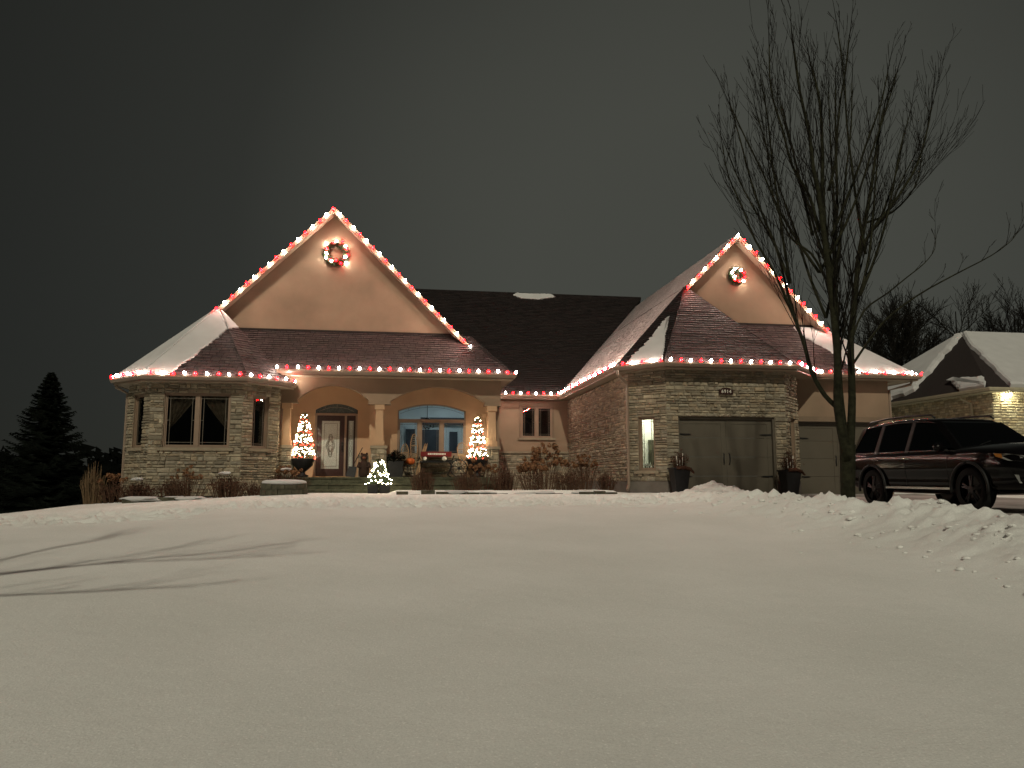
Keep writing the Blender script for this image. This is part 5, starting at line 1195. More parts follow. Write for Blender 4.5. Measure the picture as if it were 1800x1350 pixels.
# tall tapered planters beside the garage door
for (x, y, lab, sd) in ((9.0, 23.45, 'tall tapered black planter with dried stems left of the first garage door', 1), (12.72, 23.4, 'tall tapered black planter with dried stems between the two garage doors', 2)):
    z = float(drive_z(y)) if x > 9.8 else gz(x, y); z = min(z, 1.16); root = empty('tapered_planter', (x, y, z), lab, 'planter', 'tall black planters by the garage'); b = MB(); hb, ht, h = 0.17, 0.27, 0.80
    for (q0, q1, z0, z1) in ((hb, ht, 0.0, h), (ht + 0.025, ht + 0.025, h, h + 0.05)):
        b.add([(x - q0, y - q0, z + z0), (x + q0, y - q0, z + z0), (x + q0, y + q0, z + z0), (x - q0, y + q0, z + z0), (x - q1, y - q1, z + z1), (x + q1, y - q1, z + z1), (x + q1, y + q1, z + z1), (x - q1, y + q1, z + z1)], [(0, 3, 2, 1), (4, 5, 6, 7), (0, 1, 5, 4), (1, 2, 6, 5), (2, 3, 7, 6), (3, 0, 4, 7)])
    obj('pot', b, 'black_resin', root); rs = random.Random(sd); s_ = MB(); lf = MB()
    for k in range(46):
        a = rs.uniform(0, 6.28); q = rs.random(); tp_ = Vector((x + math.cos(a) * 0.36 * q, y + math.sin(a) * 0.3 * q, z + h + 0.1 + rs.uniform(0.25, 0.72) * (1 - 0.6 * q))); s_.tube([(x + math.cos(a) * 0.12, y + math.sin(a) * 0.12, z + h), tp_], [0.009, 0.004], 4)
        for kk in range(9):
            p = Vector((x, y, z + h + 0.05)).lerp(tp_, rs.uniform(0.2, 1.0)) + Vector((rs.uniform(-.08, .08), rs.uniform(-.08, .08), rs.uniform(-.08, .06))); u = Vector((rs.uniform(-1, 1), rs.uniform(-1, 1), rs.uniform(-1, .6))).normalized() * rs.uniform(0.04, 0.09); v = u.orthogonal().normalized() * 0.022; lf.add([p, p + u * 0.5 + v, p + u, p + u * 0.5 - v], [(0, 1, 2, 3)])
    obj('stems', s_, 'dry_stem', root, kind='stuff'); obj('leaves', lf, 'dry_leaf', root, kind='stuff')
    bc = MB()
    for dx, hh in ((-0.10, 0.42), (0.06, 0.5), (-0.02, 0.3)): bc.tube([(x + dx, y - 0.1, z + h + 0.1), (x + dx * 1.3, y - 0.12, z + h + hh)], 0.014, 5)
    obj('birch_stick', bc, 'white_paint', root)
    bl = MB(); bl.tube([(x - 0.2, y - 0.28, z + h + 0.03), (x + 0.05, y - 0.31, z + h + 0.06), (x + 0.25, y - 0.29, z + h + 0.0), (x + 0.38, y - 0.27, z + h - 0.12)], [0.05, 0.06, 0.05, 0.03], 6); obj('ribbon', bl, 'dry_leaf', root)

FZ = PF
# bench with bowed iron legs, sled on it
bx0, bx1, by = 1.0, 2.05, 27.62
BN = empty('iron_bench', ((bx0 + bx1) / 2, by, FZ), 'black iron table bench with curved legs under the picture window', 'bench')
b = MB(); b.box(bx0 - 0.06, bx1 + 0.06, by - 0.22, by + 0.22, FZ + 0.52, FZ + 0.57); obj('seat', b, 'black_metal', BN)
for sx in (bx0 + 0.05, bx1 - 0.05):
    for sy in (by - 0.16, by + 0.16):
        s_ = 1 if sx > 1.5 else -1; b = MB(); b.tube([(sx, sy, FZ + 0.53), (sx + 0.09 * s_, sy, FZ + 0.40), (sx + 0.0 * s_, sy, FZ + 0.22), (sx - 0.06 * s_, sy, FZ + 0.10), (sx + 0.05 * s_, sy, FZ + 0.0)], 0.018, 6); obj('leg', b, 'black_metal', BN)
b = MB(); b.tube([(bx0 + 0.0, by, FZ + 0.15), (bx1 - 0.0, by, FZ + 0.15)], 0.014, 6); obj('stretcher', b, 'black_metal', BN)
SL = empty('sled', (1.53, by, FZ + 0.57), 'small red wooden sled with pale lettering on the porch bench', 'sled'); zz = FZ + 0.575
b = MB(); b.box(0.98, 2.06, by - 0.19, by - 0.155, zz + 0.16, zz + 0.33); obj('side_board', b, 'red_paint', SL)
b = MB(); b.box(0.98, 2.06, by + 0.155, by + 0.19, zz + 0.16, zz + 0.33); obj('side_board', b, 'red_paint', SL)
b = MB(); b.box(1.0, 2.04, by - 0.154, by + 0.154, zz + 0.18, zz + 0.22); obj('deck', b, 'raw_wood', SL)
for sy in (by - 0.15, by + 0.15):
    b = MB(); b.tube([(0.92, sy, zz + 0.16), (0.97, sy, zz + 0.03), (1.1, sy, zz + 0.015), (1.96, sy, zz + 0.015), (2.1, sy, zz + 0.03), (2.16, sy, zz + 0.2)], 0.016, 6); obj('runner', b, 'black_metal', SL)
    for xx in (1.15, 1.9): b2 = MB(); b2.tube([(xx, sy, zz + 0.02), (xx, sy, zz + 0.18)], 0.012, 5); obj('strut', b2, 'black_metal', SL)
b = MB(); rs = random.Random(2); xx = 1.22
while xx < 1.84: w_ = rs.uniform(0.025, 0.055); b.box(xx, xx + w_, by - 0.196, by - 0.1915, zz + 0.215, zz + 0.275); xx += w_ + 0.012
obj('lettering', b, 'white_paint', SL, kind='stuff')
def ornament(x, y, z, r, label, m='white_paint'):
    o = empty('ornament_ball', (x, y, z), label, 'ornament'); b = MB(); rs = random.Random(int(x * 100)); b.blob((x, y, z + r), r, rs, 14, 9, 0.0); obj('ball', b, m, o, smooth=True); b = MB(); b.lathe([(0.02, 0), (0.02, 0.025)], 8, (x, y, z + 2 * r - 0.005)); obj('cap', b, 'chrome', o)
ornament(1.12, 27.40, FZ + 0.57, 0.075, 'white ball in front of the sled, nearest the pumpkin'); ornament(1.80, 27.40, FZ + 0.57, 0.085, 'white ball in front of the sled, nearest the wheel')
def snowshoe(x, y, z, L, W_, lean, label, rot=0.0):
    o = empty('snowshoe', (x, y, z), label, 'snowshoe', 'old wooden snowshoes leaning on the porch'); M_ = Matrix.Translation((x, y, z)) @ Matrix.Rotation(lean, 4, 'X') @ Matrix.Rotation(rot, 4, 'Y')
    pts = []
    for i in range(25):
        t = 2 * math.pi * i / 24; v = (1 - math.cos(t)) / 2; pts.append(M_ @ Vector((W_ / 2 * math.sin(t) * (0.55 + 0.75 * v if v < 0.75 else 1.1), 0, L * v)))
    b = MB(); b.tube(pts, 0.016, 6); obj('hoop', b, 'raw_wood', o)
    b = MB()
    for v in [0.18 + 0.06 * i for i in range(13)]:
        hw = W_ / 2 * 2 * math.sqrt(max(0, v - v * v)) * (0.55 + 0.6 * v); b.tube([M_ @ Vector((-hw, 0, L * v)), M_ @ Vector((hw, 0, L * (v + 0.05)))], 0.004, 3); b.tube([M_ @ Vector((hw, 0, L * v)), M_ @ Vector((-hw, 0, L * (v + 0.05)))], 0.004, 3)
    obj('webbing', b, 'rawhide', o, kind='stuff')
    for v in (0.33, 0.66):
        b = MB(); hw = W_ / 2; b.tube([M_ @ Vector((-hw, 0, L * v)), M_ @ Vector((hw, 0, L * v))], 0.012, 5); obj('crossbar', b, 'raw_wood', o)
snowshoe(0.42, 27.75, FZ + 0.28, 0.95, 0.26, -0.25, 'shorter snowshoe beside the pumpkin'); snowshoe(0.74, 27.7, FZ + 0.30, 1.28, 0.25, -0.2, 'tallest snowshoe, upright against the picture window'); snowshoe(2.46, 27.72, FZ + 0.55, 0.72, 0.34, -0.25, 'round snowshoe between the sled and the right urn')
for k, (dx, lab) in enumerate(((0.0, 'wooden ski leaning by the tall snowshoe, lower one'), (0.07, 'wooden ski leaning by the tall snowshoe, upper one'))):
    SKI = empty('ski', (0.85 + dx, 27.55, FZ + 0.02), lab, 'ski', 'old skis on the porch'); b = MB(); p0, p1 = Vector((0.82 + dx, 27.5, FZ + 0.1)), Vector((1.12 + dx, 27.95, FZ + 1.12)); d = (p1 - p0); s_ = Vector((0.028, 0, -0.008)); b.add([p0 - s_, p0 + s_, p1 + s_, p1 - s_, p0 - s_ + Vector((0, .012, .006)), p0 + s_ + Vector((0, .012, .006)), p1 + s_ + Vector((0, .012, .006)), p1 - s_ + Vector((0, .012, .006))], [(0, 1, 2, 3), (7, 6, 5, 4), (0, 4, 5, 1), (1, 5, 6, 2), (2, 6, 7, 3), (3, 7, 4, 0)]); obj('board', b, 'raw_wood', SKI)
    b = MB(); b.tube([p1, p1 + d.normalized() * 0.08 + Vector((0, -0.03, 0)), p1 + d.normalized() * 0.12 + Vector((0, -0.07, 0))], [0.026, 0.02, 0.006], 6); obj('tip', b, 'raw_wood', SKI)
# pumpkin on a side table
PT = empty('side_table', (0.55, 27.35, FZ), 'small dark side table carrying the pumpkin', 'table'); b = MB(); b.lathe([(0.27, 0.40), (0.27, 0.43)], 20, (0.5, 27.35, FZ)); obj('top', b, 'black_metal', PT)
for k in range(3):
    a = k * 2.09 + 0.5; b = MB(); b.tube([(0.5 + 0.1 * math.cos(a), 27.35 + 0.1 * math.sin(a), FZ + 0.41), (0.5 + 0.22 * math.cos(a), 27.35 + 0.22 * math.sin(a), FZ)], 0.014, 5); obj('leg', b, 'black_metal', PT)
PK = empty('pumpkin', (0.60, 27.22, FZ + 0.43), 'round orange pumpkin on the porch', 'pumpkin'); b = MB(); V = []; nA, nB = 30, 12
for j in range(nB):
    ph = math.pi * j / (nB - 1)
    for i in range(nA):
        t = 2 * math.pi * i / nA; r_ = 0.155 * (1 + 0.06 * math.cos(10 * t)) * math.sin(ph) + 0.003; V.append((0.60 + r_ * math.cos(t), 27.22 + r_ * math.sin(t), FZ + 0.43 + 0.13 * (1 - math.cos(ph) * (0.93 + 0.07 * math.cos(ph)))))
b.add(V, [(j * nA + i, j * nA + (i + 1) % nA, (j + 1) * nA + (i + 1) % nA, (j + 1) * nA + i) for j in range(nB - 1) for i in range(nA)]); obj('fruit', b, 'pumpkin_skin', PK, smooth=True)
b = MB(); b.tube([(0.60, 27.22, FZ + 0.67), (0.605, 27.22, FZ + 0.72), (0.63, 27.21, FZ + 0.75)], [0.022, 0.016, 0.014], 6); obj('stalk', b, 'dry_stem', PK)
b = MB(); b.box(0.30, 0.50, 27.30, 27.50, FZ + 0.432, FZ + 0.66); cr_ = obj('crate', b, 'raw_wood', None, label='pale wooden box behind the pumpkin', cat='box')
# wheel and crate at the right
WHc = Vector((2.32, 27.38, FZ + 0.32)); WH = empty('wagon_wheel', (2.32, 27.38, FZ), 'dark spoked wheel standing on the porch near the right urn', 'wheel')
b = MB(); b.tube([WHc + Vector((0.30 * math.cos(t), 0.02 * math.sin(t), 0.30 * math.sin(t))) for t in [2 * math.pi * i / 28 for i in range(29)]], 0.022, 6); obj('rim', b, 'black_metal', WH)
for k in range(10):
    a = 2 * math.pi * k / 10; b = MB(); b.tube([WHc, WHc + Vector((0.29 * math.cos(a), 0, 0.29 * math.sin(a)))], 0.010, 5); obj('spoke', b, 'black_metal', WH)
b = MB(); b.lathe([(0.05, -0.04), (0.05, 0.04)], 12, WHc, axis=(0, 1, 0)); obj('hub', b, 'black_metal', WH)
CRt = empty('wooden_crate', (2.62, 27.5, FZ + 0.02), 'lit pale wooden crate on edge between the wheel and the right urn', 'crate')
for k in range(4): b = MB(); b.box(2.55 + 0.075 * k, 2.615 + 0.075 * k, 27.40, 27.42, FZ + 0.12, FZ + 0.52); obj('slat', b, 'raw_wood', CRt)
b = MB(); b.box(2.56, 2.84, 27.425, 27.62, FZ + 0.0, FZ + 0.5); obj('body', b, 'raw_wood', CRt)
# dark planter with evergreen boughs, centre of the porch
BP = empty('square_planter', (-0.02, 27.0, FZ), 'large dark planter of evergreen boughs behind the short lit tree', 'planter'); x, y = 0.10, 26.98
b = MB(); P = [(x - .22, y - .2, FZ), (x + .22, y - .2, FZ), (x + .22, y + .2, FZ), (x - .22, y + .2, FZ), (x - .27, y - .25, FZ + 0.55), (x + .27, y - .25, FZ + 0.55), (x + .27, y + .25, FZ + 0.55), (x - .27, y + .25, FZ + 0.55)]; b.add(P, [(0, 3, 2, 1), (4, 5, 6, 7), (0, 1, 5, 4), (1, 2, 6, 5), (2, 3, 7, 6), (3, 0, 4, 7)]); obj('pot', b, 'black_resin', BP)
b = MB(); rs = random.Random(9)
for i in range(900):
    a = rs.uniform(0, 6.28); q = rs.random(); p = Vector((x + math.cos(a) * 0.3 * q, y + math.sin(a) * 0.28 * q, FZ + 0.5 + rs.uniform(0, 0.42) * (1 - 0.5 * q))); d = Vector((math.cos(a), math.sin(a), rs.uniform(-.2, 1))).normalized() * rs.uniform(0.08, 0.16); w_ = d.orthogonal().normalized() * 0.012; b.add([p - w_, p + w_, p + d], [(0, 1, 2)])
obj('boughs', b, 'conifer', BP, kind='stuff')
# dark carved bear by the middle pier
BE = empty('bear_figure', (-0.98, 27.1, FZ), 'dark brown standing figure beside the middle stone pier', 'statue'); b = MB(); rs = random.Random(6)
b.lathe([(0.13, 0.0), (0.17, 0.06), (0.18, 0.25), (0.16, 0.42), (0.11, 0.53), (0.09, 0.57), (0.12, 0.62), (0.13, 0.69), (0.10, 0.77), (0.03, 0.81)], 14, (-0.98, 27.05, FZ)); obj('body', b, 'brown_fur', BE, smooth=True)
for s_ in (-1, 1):
    b = MB(); b.blob((-0.98 + 0.085 * s_, 27.05, FZ + 0.80), 0.045, rs, 8, 5, 0.05); obj('ear', b, 'brown_fur', BE, smooth=True)
    b = MB(); b.tube([(-0.98 + 0.15 * s_, 27.03, FZ + 0.48), (-0.98 + 0.2 * s_, 26.93, FZ + 0.36), (-0.98 + 0.1 * s_, 26.86, FZ + 0.34)], [0.055, 0.05, 0.045], 7); obj('arm', b, 'brown_fur', BE, smooth=True)
b = MB(); b.blob((-0.98, 26.94, FZ + 0.66), 0.06, rs, 8, 5, 0.0, sq=(1, 1.1, 0.8)); obj('muzzle', b, 'terracotta', BE, smooth=True)
# slanted dark shovel by the door
SV = empty('snow_shovel', (-1.2, 27.6, FZ), 'dark snow shovel leaning beside the front door', 'shovel'); b = MB(); b.tube([(-1.42, 27.5, FZ + 0.3), (-1.08, 27.95, FZ + 1.05)], 0.016, 6); obj('shaft', b, 'black_metal', SV)
b = MB(); b.prism([(-1.62, 27.32, FZ + 0.02), (-1.30, 27.32, FZ + 0.0), (-1.25, 27.52, FZ + 0.36), (-1.52, 27.52, FZ + 0.38)], (0.01, 0.02, 0.0)); obj('blade', b, 'black_resin', SV)
# ================================================================ THE NEIGHBOUR'S HOUSE
NB = empty('neighbour_house', (24, 28, 1.0), 'neighbouring brick house with a deep snow covered roof and lit eave lamp', 'house')
NX, NY, NZ = 23.4, 27.0, 5.22; NS = []
T, L = seg_frame((NX, 37.5), (NX, NY), 0.9); b = flat_wall(T, L, NZ - 0.9); wl = obj('wall', b, 'mortar', NB); stone_wall(wl, T, L, NZ - 0.9, seed=90, rows=(0.105,), lens=(0.26, 0.34), dest=NS, proud=(0.008, 0.018))
T, L = seg_frame((NX, NY), (NX + 9, NY), 0.9); b = flat_wall(T, L, NZ - 0.9); wl = obj('wall', b, 'mortar', NB); stone_wall(wl, T, 2.2, NZ - 0.9, seed=91, rows=(0.105,), lens=(0.24, 0.46), dest=NS, proud=(0.012, 0.03), joint=0.018)
emit_stones(NS, 280, 'neighbour_brick', NB, 'brick', 'brick_courses')
nc = (NX - 0.45, NY - 0.45, NZ); nb_ = (NX - 0.45, 38.0, NZ); nr = (NX + 9.5, NY - 0.45, NZ); na = (26.4, 32.0, 8.44); nd = (NX + 9.5, 32.0, 8.44)
for k, p in enumerate(([nc, nb_, na], [nc, nr, nd, na], [nb_, (NX + 9.5, 38.0, NZ), nd, na])):
    d = MB(); d.prism(p, (0, 0, -0.12)); rf = obj('roof', d, 'roof_deck', NB)
    if k == 0:  # bare roof widened between the snow patches to stand in for dimmer light
        snow_patch([lerp(nc, nb_, 0.55), nb_, na, lerp(na, nc, 0.04), lerp(lerp(nc, nb_, 0.40), na, 0.50), lerp(lerp(nc, nb_, 0.42), na, 0.12)], rf, [0.03, 0.0, 0.05, 0.12, 0.15, 0.15], 41, h=0.20, edge=0.22, seg=0.25)
        snow_patch([lerp(nc, nb_, 0.02), lerp(nc, nb_, 0.14), lerp(lerp(nc, nb_, 0.2), na, 0.2), lerp(nc, na, 0.16)], rf, [0.02, 0.06, 0.06, 0.06], 42, h=0.16, edge=0.15, seg=0.2)
    if k == 1: snow_patch([lerp(nc, nr, 0.09), nr, nd, na, lerp(na, nc, 0.22)], rf, [0.02, 0, 0, 0.03, 0.05], 43, h=0.20, edge=0.10, seg=0.3)
    if k == 2: snow_patch([nb_, (NX + 9.5, 38.0, NZ), nd, na], rf, [0.0] * 4, 44, h=0.2, edge=0.2, seg=0.3)
p = [nb_, nc, nr]
b = MB(); b.sweep(p, [(0.0, -0.13), (0.06, -0.13), (0.105, -0.05), (0.105, 0.0), (0.085, 0.0), (0.0, -0.02)]); obj('gutter', b, 'neighbour_trim', NB)
b = MB(); b.sweep(p, [(-0.5, -0.16), (-0.01, -0.16), (-0.01, -0.145), (-0.5, -0.145)]); obj('soffit', b, 'neighbour_trim', NB)
b = MB(); b.tube([(NX - 0.4, 28.2, 5.08), (NX - 0.38, 28.2, 4.95), (NX - 0.09, 28.0, 4.72), (NX - 0.09, 28.0, 1.0)], 0.05, 8); obj('downspout', b, 'neighbour_trim', NB)
lx = NX + 0.62
E_ = empty('eave_lamp', (lx, NY - 0.22, 5.04), parent=NB)
b = MB(); b.lathe([(0.07, 0.0), (0.085, -0.05), (0.06, -0.05)], 12, (lx, NY - 0.24, 5.055)); obj('housing', b, 'white_paint', E_)
b = MB(); b.blob((lx, NY - 0.24, 4.985), 0.048, random.Random(1), 10, 6, 0.0); obj('bulb', b, 'eave_lamp', E_)

# ================================================================ THE CAR
CAR = empty('parked_car', (0, 0, 0), 'glossy black sport utility vehicle parked on the driveway, nose to the street', 'car')
CARW = Matrix.Translation((11.76, 14.58, float(drive_z(14.58)) + 0.0)) @ Matrix.Rotation(R_(-90), 4, 'Z') @ Matrix.Diagonal((1.04, 1.04, 1.085, 1))
place(CAR, None, CARW)
def cobj(name, mb, m, parent=None, smooth=False): return obj(name, mb, m, parent or CAR, CARW, smooth)
def loft(stations, ring):
    b = MB(); V = []; n = None
    for st in stations:
        half = ring(st); full = half + [(-y, z) for y, z in reversed(half[1:-1])]; n = len(full)
        V += [(st[0], y, z) for y, z in full]
    k = len(stations); F = [(i * n + j, i * n + (j + 1) % n, (i + 1) * n + (j + 1) % n, (i + 1) * n + j) for i in range(k - 1) for j in range(n)]
    F += [tuple(range(n - 1, -1, -1)), tuple((k - 1) * n + j for j in range(n))]
    return b.add(V, F)
ST = [(-2.50, .56, .84, .98, 1.02), (-2.46, .42, .91, 1.10, 1.12), (-2.30, .34, .96, 1.13, 1.14), (-1.95, .30, .985, 1.14, 1.15), (-1.45, .29, .995, 1.14, 1.15), (-.5, .28, .99, 1.13, 1.14), (.5, .28, .99, 1.12, 1.14), (1.05, .28, .995, 1.12, 1.17), (1.45, .29, 1.0, 1.12, 1.205), (1.95, .31, .99, 1.10, 1.19), (2.25, .34, .955, 1.06, 1.15), (2.41, .38, .89, 1.01, 1.08), (2.49, .44, .80, .92, .98), (2.51, .50, .70, .80, .86)]
def ringb(s):
    x, zb, w, bz, tz = s; h = bz - zb; return [(0, zb), (.60 * w, zb), (.92 * w, zb + .06 * h), (.985 * w, zb + .21 * h), (.965 * w, zb + .36 * h), (w, zb + .53 * h), (1.0 * w, zb + .63 * h), (.975 * w, bz - .08 * h), (.90 * w, bz), (.55 * w, tz), (0, tz)]
b = loft(ST, ringb); me = b.mesh('car_body', True)
tmp = bpy.data.objects.new('tmp_body', me); COL.objects.link(tmp)
sd = tmp.modifiers.new('s', 'SUBSURF'); sd.levels = 2; sd.render_levels = 2
cuts = []
for x in (-1.43, 1.43):
    for s_ in (-1, 1):
        c = MB(); c.lathe([(0.44, -0.20), (0.44, 0.20)], 28, (x, s_ * 0.95, 0.40), axis=(0, 1, 0)); co = bpy.data.objects.new('tmp_cut', c.mesh('cut')); COL.objects.link(co); cuts.append(co)
        bo = tmp.modifiers.new('b', 'BOOLEAN'); bo.operation = 'DIFFERENCE'; bo.object = co; bo.solver = 'EXACT'
bpy.context.view_layer.update()
me2 = bpy.data.meshes.new_from_object(tmp.evaluated_get(bpy.context.evaluated_depsgraph_get()))
for o in cuts + [tmp]: bpy.data.objects.remove(o)
me2.materials.clear(); me2.materials.append(MATS['car_paint'])
BODY = obj('body', me2, None, CAR, CARW)
RT = [(.38, 1.665, .68), (.20, 1.71, .70), (-.3, 1.755, .715), (-1.0, 1.765, .715), (-1.7, 1.74, .705), (-2.02, 1.70, .69), (-2.16, 1.67, .66)]
def ringr(s): x, zt, w = s; return [(0, zt - .05), (w - .06, zt - .085), (w, zt - .075), (w - .03, zt - .03), (w - .14, zt), (0, zt + .012)]
b = loft(RT, ringr); RF = cobj('roof', b, 'car_paint', smooth=True)
def slab(pts, t): 
    b = MB(); b.prism(pts, t); return b
def sy(z): return .935 - (z - 1.10) / .56 * .225                        # side of the cabin
for s_ in (-1, 1):
    b = MB(); b.add([(1.22, s_ * .90, 1.06), (1.06, s_ * .93, 1.08), (.26, s_ * .71, 1.62), (.40, s_ * .66, 1.65), (1.20, s_ * .84, 1.07), (1.05, s_ * .87, 1.07), (.26, s_ * .66, 1.61), (.40, s_ * .61, 1.645)], [(0, 1, 2, 3), (7, 6, 5, 4), (0, 3, 7, 4), (1, 5, 6, 2)]); cobj('pillar', b, 'car_paint')
    for x0, x1, xt0, xt1 in ((-.28, -.38, -.28, -.38), (-1.28, -1.40, -1.28, -1.38)):
        b = MB(); b.add([(x0, s_ * sy(1.08), 1.08), (x1, s_ * sy(1.08), 1.08), (xt1, s_ * sy(1.68), 1.68), (xt0, s_ * sy(1.68), 1.68), (x0, s_ * (sy(1.08) - .05), 1.08), (x1, s_ * (sy(1.08) - .05), 1.08), (xt1, s_ * (sy(1.68) - .05), 1.68), (xt0, s_ * (sy(1.68) - .05), 1.68)], [(0, 1, 2, 3), (7, 6, 5, 4), (0, 3, 7, 4), (1, 5, 6, 2)]); cobj('pillar', b, 'car_trim')
    b = MB(); b.add([(-2.18, s_ * sy(1.08), 1.08), (-2.44, s_ * .84, 1.08), (-2.16, s_ * .66, 1.66), (-1.92, s_ * sy(1.67), 1.67), (-2.18, s_ * .84, 1.08), (-2.40, s_ * .78, 1.08), (-2.12, s_ * .60, 1.65), (-1.92, s_ * .64, 1.66)], [(0, 1, 2, 3), (7, 6, 5, 4), (0, 3, 7, 4), (1, 5, 6, 2)]); cobj('pillar', b, 'car_paint')
    for pl, nm in (([(1.02, 1.10), (.30, 1.60), (-.28, 1.665), (-.28, 1.10)], 'side_window'), ([(-.38, 1.10), (-.38, 1.67), (-1.28, 1.675), (-1.28, 1.10)], 'side_window'), ([(-1.40, 1.11), (-1.38, 1.67), (-1.93, 1.65), (-2.18, 1.12)], 'side_window')):
        b = MB(); b.prism([(x, s_ * (sy(z) - .012), z) for x, z in pl], (0, -s_ * .006, 0)); cobj(nm, b, 'car_glass')
    b = MB(); b.tube([(.22, s_ * .655, 1.73), (.12, s_ * .66, 1.79), (-.5, s_ * .665, 1.815), (-1.2, s_ * .665, 1.815), (-1.8, s_ * .655, 1.785), (-1.95, s_ * .65, 1.73)], .02, 8); cobj('roof_rail', b, 'alloy', smooth=True)
    M_ = cobj('mirror', MB().blob((.80, s_ * 1.06, 1.14), .12, random.Random(1), 12, 8, 0, sq=(.7, 1.0, .72)), 'car_paint', smooth=True)
    b = MB(); b.box(.78, .84, min(s_ * .90, s_ * 1.0), max(s_ * .90, s_ * 1.0), 1.07, 1.11); cobj('mirror_arm', b, 'car_trim')
    b = MB(); b.add([(-.98, s_ * .985, .385), (.95, s_ * .985, .375), (.95, s_ * .985, .425), (-.98, s_ * .985, .435), (-.98, s_ * 1.012, .39), (.95, s_ * 1.012, .38), (.95, s_ * 1.012, .42), (-.98, s_ * 1.012, .43)], [(0, 1, 2, 3), (7, 6, 5, 4), (0, 4, 5, 1), (1, 5, 6, 2), (2, 6, 7, 3), (3, 7, 4, 0)]); cobj('door_moulding', b, 'chrome')
    for x in (-.16, -1.16):
        b = MB(); b.tube([(x, s_ * .985, .955), (x - .01, s_ * 1.02, .965), (x - .2, s_ * 1.02, .97), (x - .21, s_ * .985, .96)], .014, 6); cobj('door_handle', b, 'chrome', smooth=True)
    b = MB(); b.tube([(1.0, s_ * .955, 1.085), (.3, s_ * .955, 1.095), (-1.2, s_ * .96, 1.105), (-2.15, s_ * .945, 1.115)], .009, 5); cobj('window_trim', b, 'chrome')
    for x in (.88, -.33, -1.33):
        b = MB(); b.tube([(x, s_ * .991, 1.02), (x, s_ * 1.0, .80), (x - .0, s_ * .972, .58), (x + .02, s_ * .985, .46)], .004, 4); cobj('door_seam', b, 'car_trim')
    b = MB()
    pts = [(2.02, .972, 1.00), (2.28, .925, .985), (2.44, .82, .955), (2.49, .66, .93), (2.495, .66, .85), (2.45, .82, .85), (2.30, .928, .865), (2.10, .968, .93)]
    b.prism([(x, s_ * y, z) for x, y, z in pts], (0.018, s_ * .022, 0)); HL = cobj('headlight', b, 'lens_clear')
    b = MB(); b.prism([(2.06, s_ * .990, .99), (2.20, s_ * .966, .98), (2.22, s_ * .964, .905), (2.10, s_ * .988, .935)], (0.016, s_ * .02, 0)); cobj('marker_lamp', b, 'lens_amber', HL)
    b = MB(); b.prism([(2.36, s_ * .89, .64), (2.47, s_ * .72, .62), (2.475, s_ * .70, .50), (2.40, s_ * .84, .50)], (0.02, s_ * .015, 0)); cobj('fog_lamp', b, 'lens_clear')
    b = MB(); b.prism([(-2.40, s_ * .93, 1.06), (-2.49, s_ * .80, 1.02), (-2.50, s_ * .80, .84), (-2.44, s_ * .90, .84)], (-0.02, s_ * .01, 0)); cobj('tail_light', b, 'red_paint')
    for x in (-1.43, 1.43):
        b = MB()
        for i in range(19):
            pass
        arc = [(x + .455 * math.cos(t), s_ * 1.0, .40 + .455 * math.sin(t)) for t in [math.pi * (-0.06 + 1.12 * i / 22) for i in range(23)]]; b.tube(arc, .030, 6); cobj('arch_flare', b, 'car_trim', smooth=True)
        WHL = empty('wheel', CARW @ Vector((x, s_ * .87, .385)), parent=CAR)
        b = MB(); b.lathe([(.26, -.11), (.34, -.125), (.375, -.105), (.385, -.06), (.385, .06), (.375, .105), (.34, .125), (.26, .11)], 32, (x, s_ * .87, .385), axis=(0, 1, 0), cap=False); obj('tyre', b, 'rubber', WHL, CARW, True)
        b = MB(); b.lathe([(.262, -.09), (.275, .07), (.245, .075), (.235, .0), (.0, -.01)] if s_ > 0 else [(.0, .01), (.235, .0), (.245, -.075), (.275, -.07), (.262, .09)], 28, (x, s_ * .87, .385), axis=(0, 1, 0)); obj('rim', b, 'alloy', WHL, CARW)
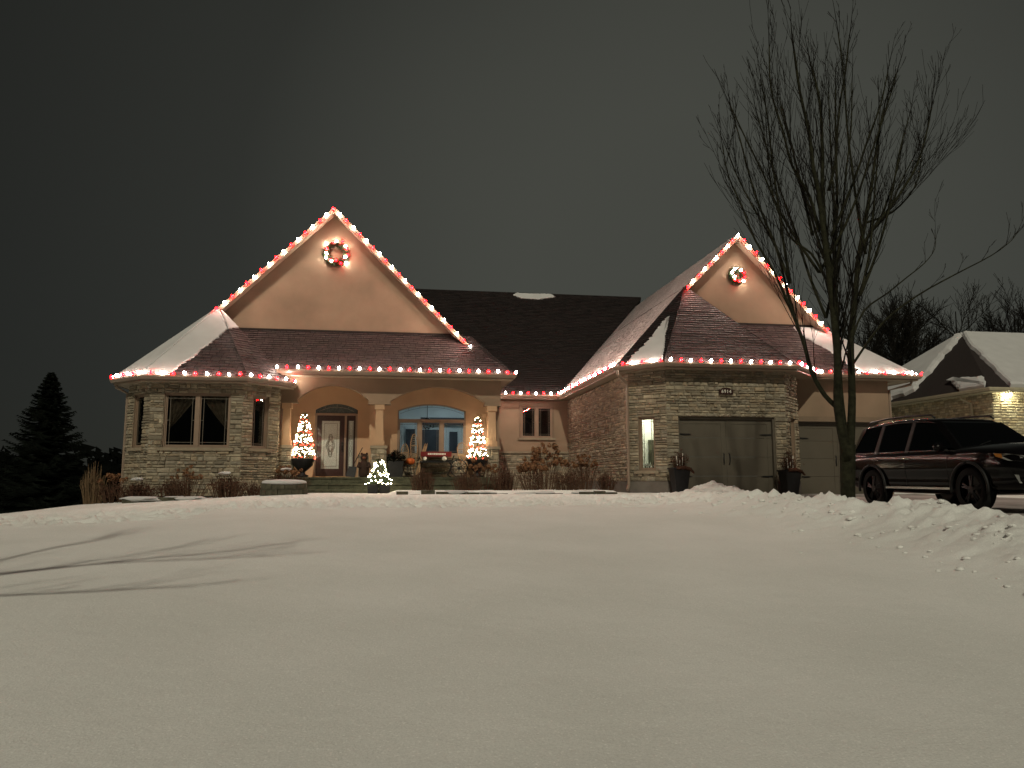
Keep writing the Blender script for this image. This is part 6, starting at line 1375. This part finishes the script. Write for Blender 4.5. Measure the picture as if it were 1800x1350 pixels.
        for k in range(5):
            a = 2 * math.pi * k / 5 + .3
            for da in (-.13, .13):
                b = MB(); b.tube([(x + .05 * math.cos(a), s_ * .955, .385 + .05 * math.sin(a)), (x + .25 * math.cos(a + da), s_ * .945, .385 + .25 * math.sin(a + da))], [.028, .020], 5); obj('spoke', b, 'alloy', WHL, CARW)
        b = MB(); b.lathe([(.07, -.02), (.06, .02)], 12, (x, s_ * .955, .385), axis=(0, 1, 0)); obj('hub_cap', b, 'alloy', WHL, CARW)
b = MB(); b.add([(1.10, -.85, 1.135), (1.10, .85, 1.135), (.40, .655, 1.655), (.40, -.655, 1.655), (1.095, -.85, 1.13), (1.095, .85, 1.13), (.395, .655, 1.65), (.395, -.655, 1.65)], [(0, 1, 2, 3), (7, 6, 5, 4)]); cobj('windscreen', b, 'car_glass')
b = MB(); b.add([(-2.43, -.80, 1.09), (-2.43, .80, 1.09), (-2.15, .62, 1.65), (-2.15, -.62, 1.65)], [(0, 1, 2, 3)]); cobj('rear_window', b, 'car_glass')
b = MB()
b.tube([(1.20, -.55, 1.16), (.98, -.10, 1.26)], .010, 5); cobj('wiper', b, 'car_trim')
b = MB(); b.box(2.50, 2.53, -.62, .62, .62, .90); GRL = cobj('grille', b, 'car_trim')
for z in (.67, .75, .83): b = MB(); b.box(2.531, 2.543, -.58, .58, z - .008, z + .008); cobj('grille_bar', b, 'chrome', GRL)
b = MB(); b.box(2.40, 2.50, -.66, .66, .40, .435); cobj('skid_plate', b, 'chrome')
for s_ in (-1, 1):
    b = MB(); b.add([(.10, s_ * .38 - .24, 1.0), (.10, s_ * .38 + .24, 1.0), (.02, s_ * .38 + .22, 1.40), (.02, s_ * .38 - .22, 1.40), (.0, s_ * .38 - .24, 1.0), (.0, s_ * .38 + .24, 1.0), (-.08, s_ * .38 + .22, 1.40), (-.08, s_ * .38 - .22, 1.40)], [(0, 1, 2, 3), (7, 6, 5, 4), (0, 3, 7, 4), (1, 5, 6, 2), (2, 6, 7, 3)]); cobj('seat', b, 'car_seat')
    b = MB(); b.blob((-.06, s_ * .38, 1.48), .13, random.Random(2), 10, 6, 0, sq=(.5, 1, .75)); cobj('headrest', b, 'car_seat', smooth=True)
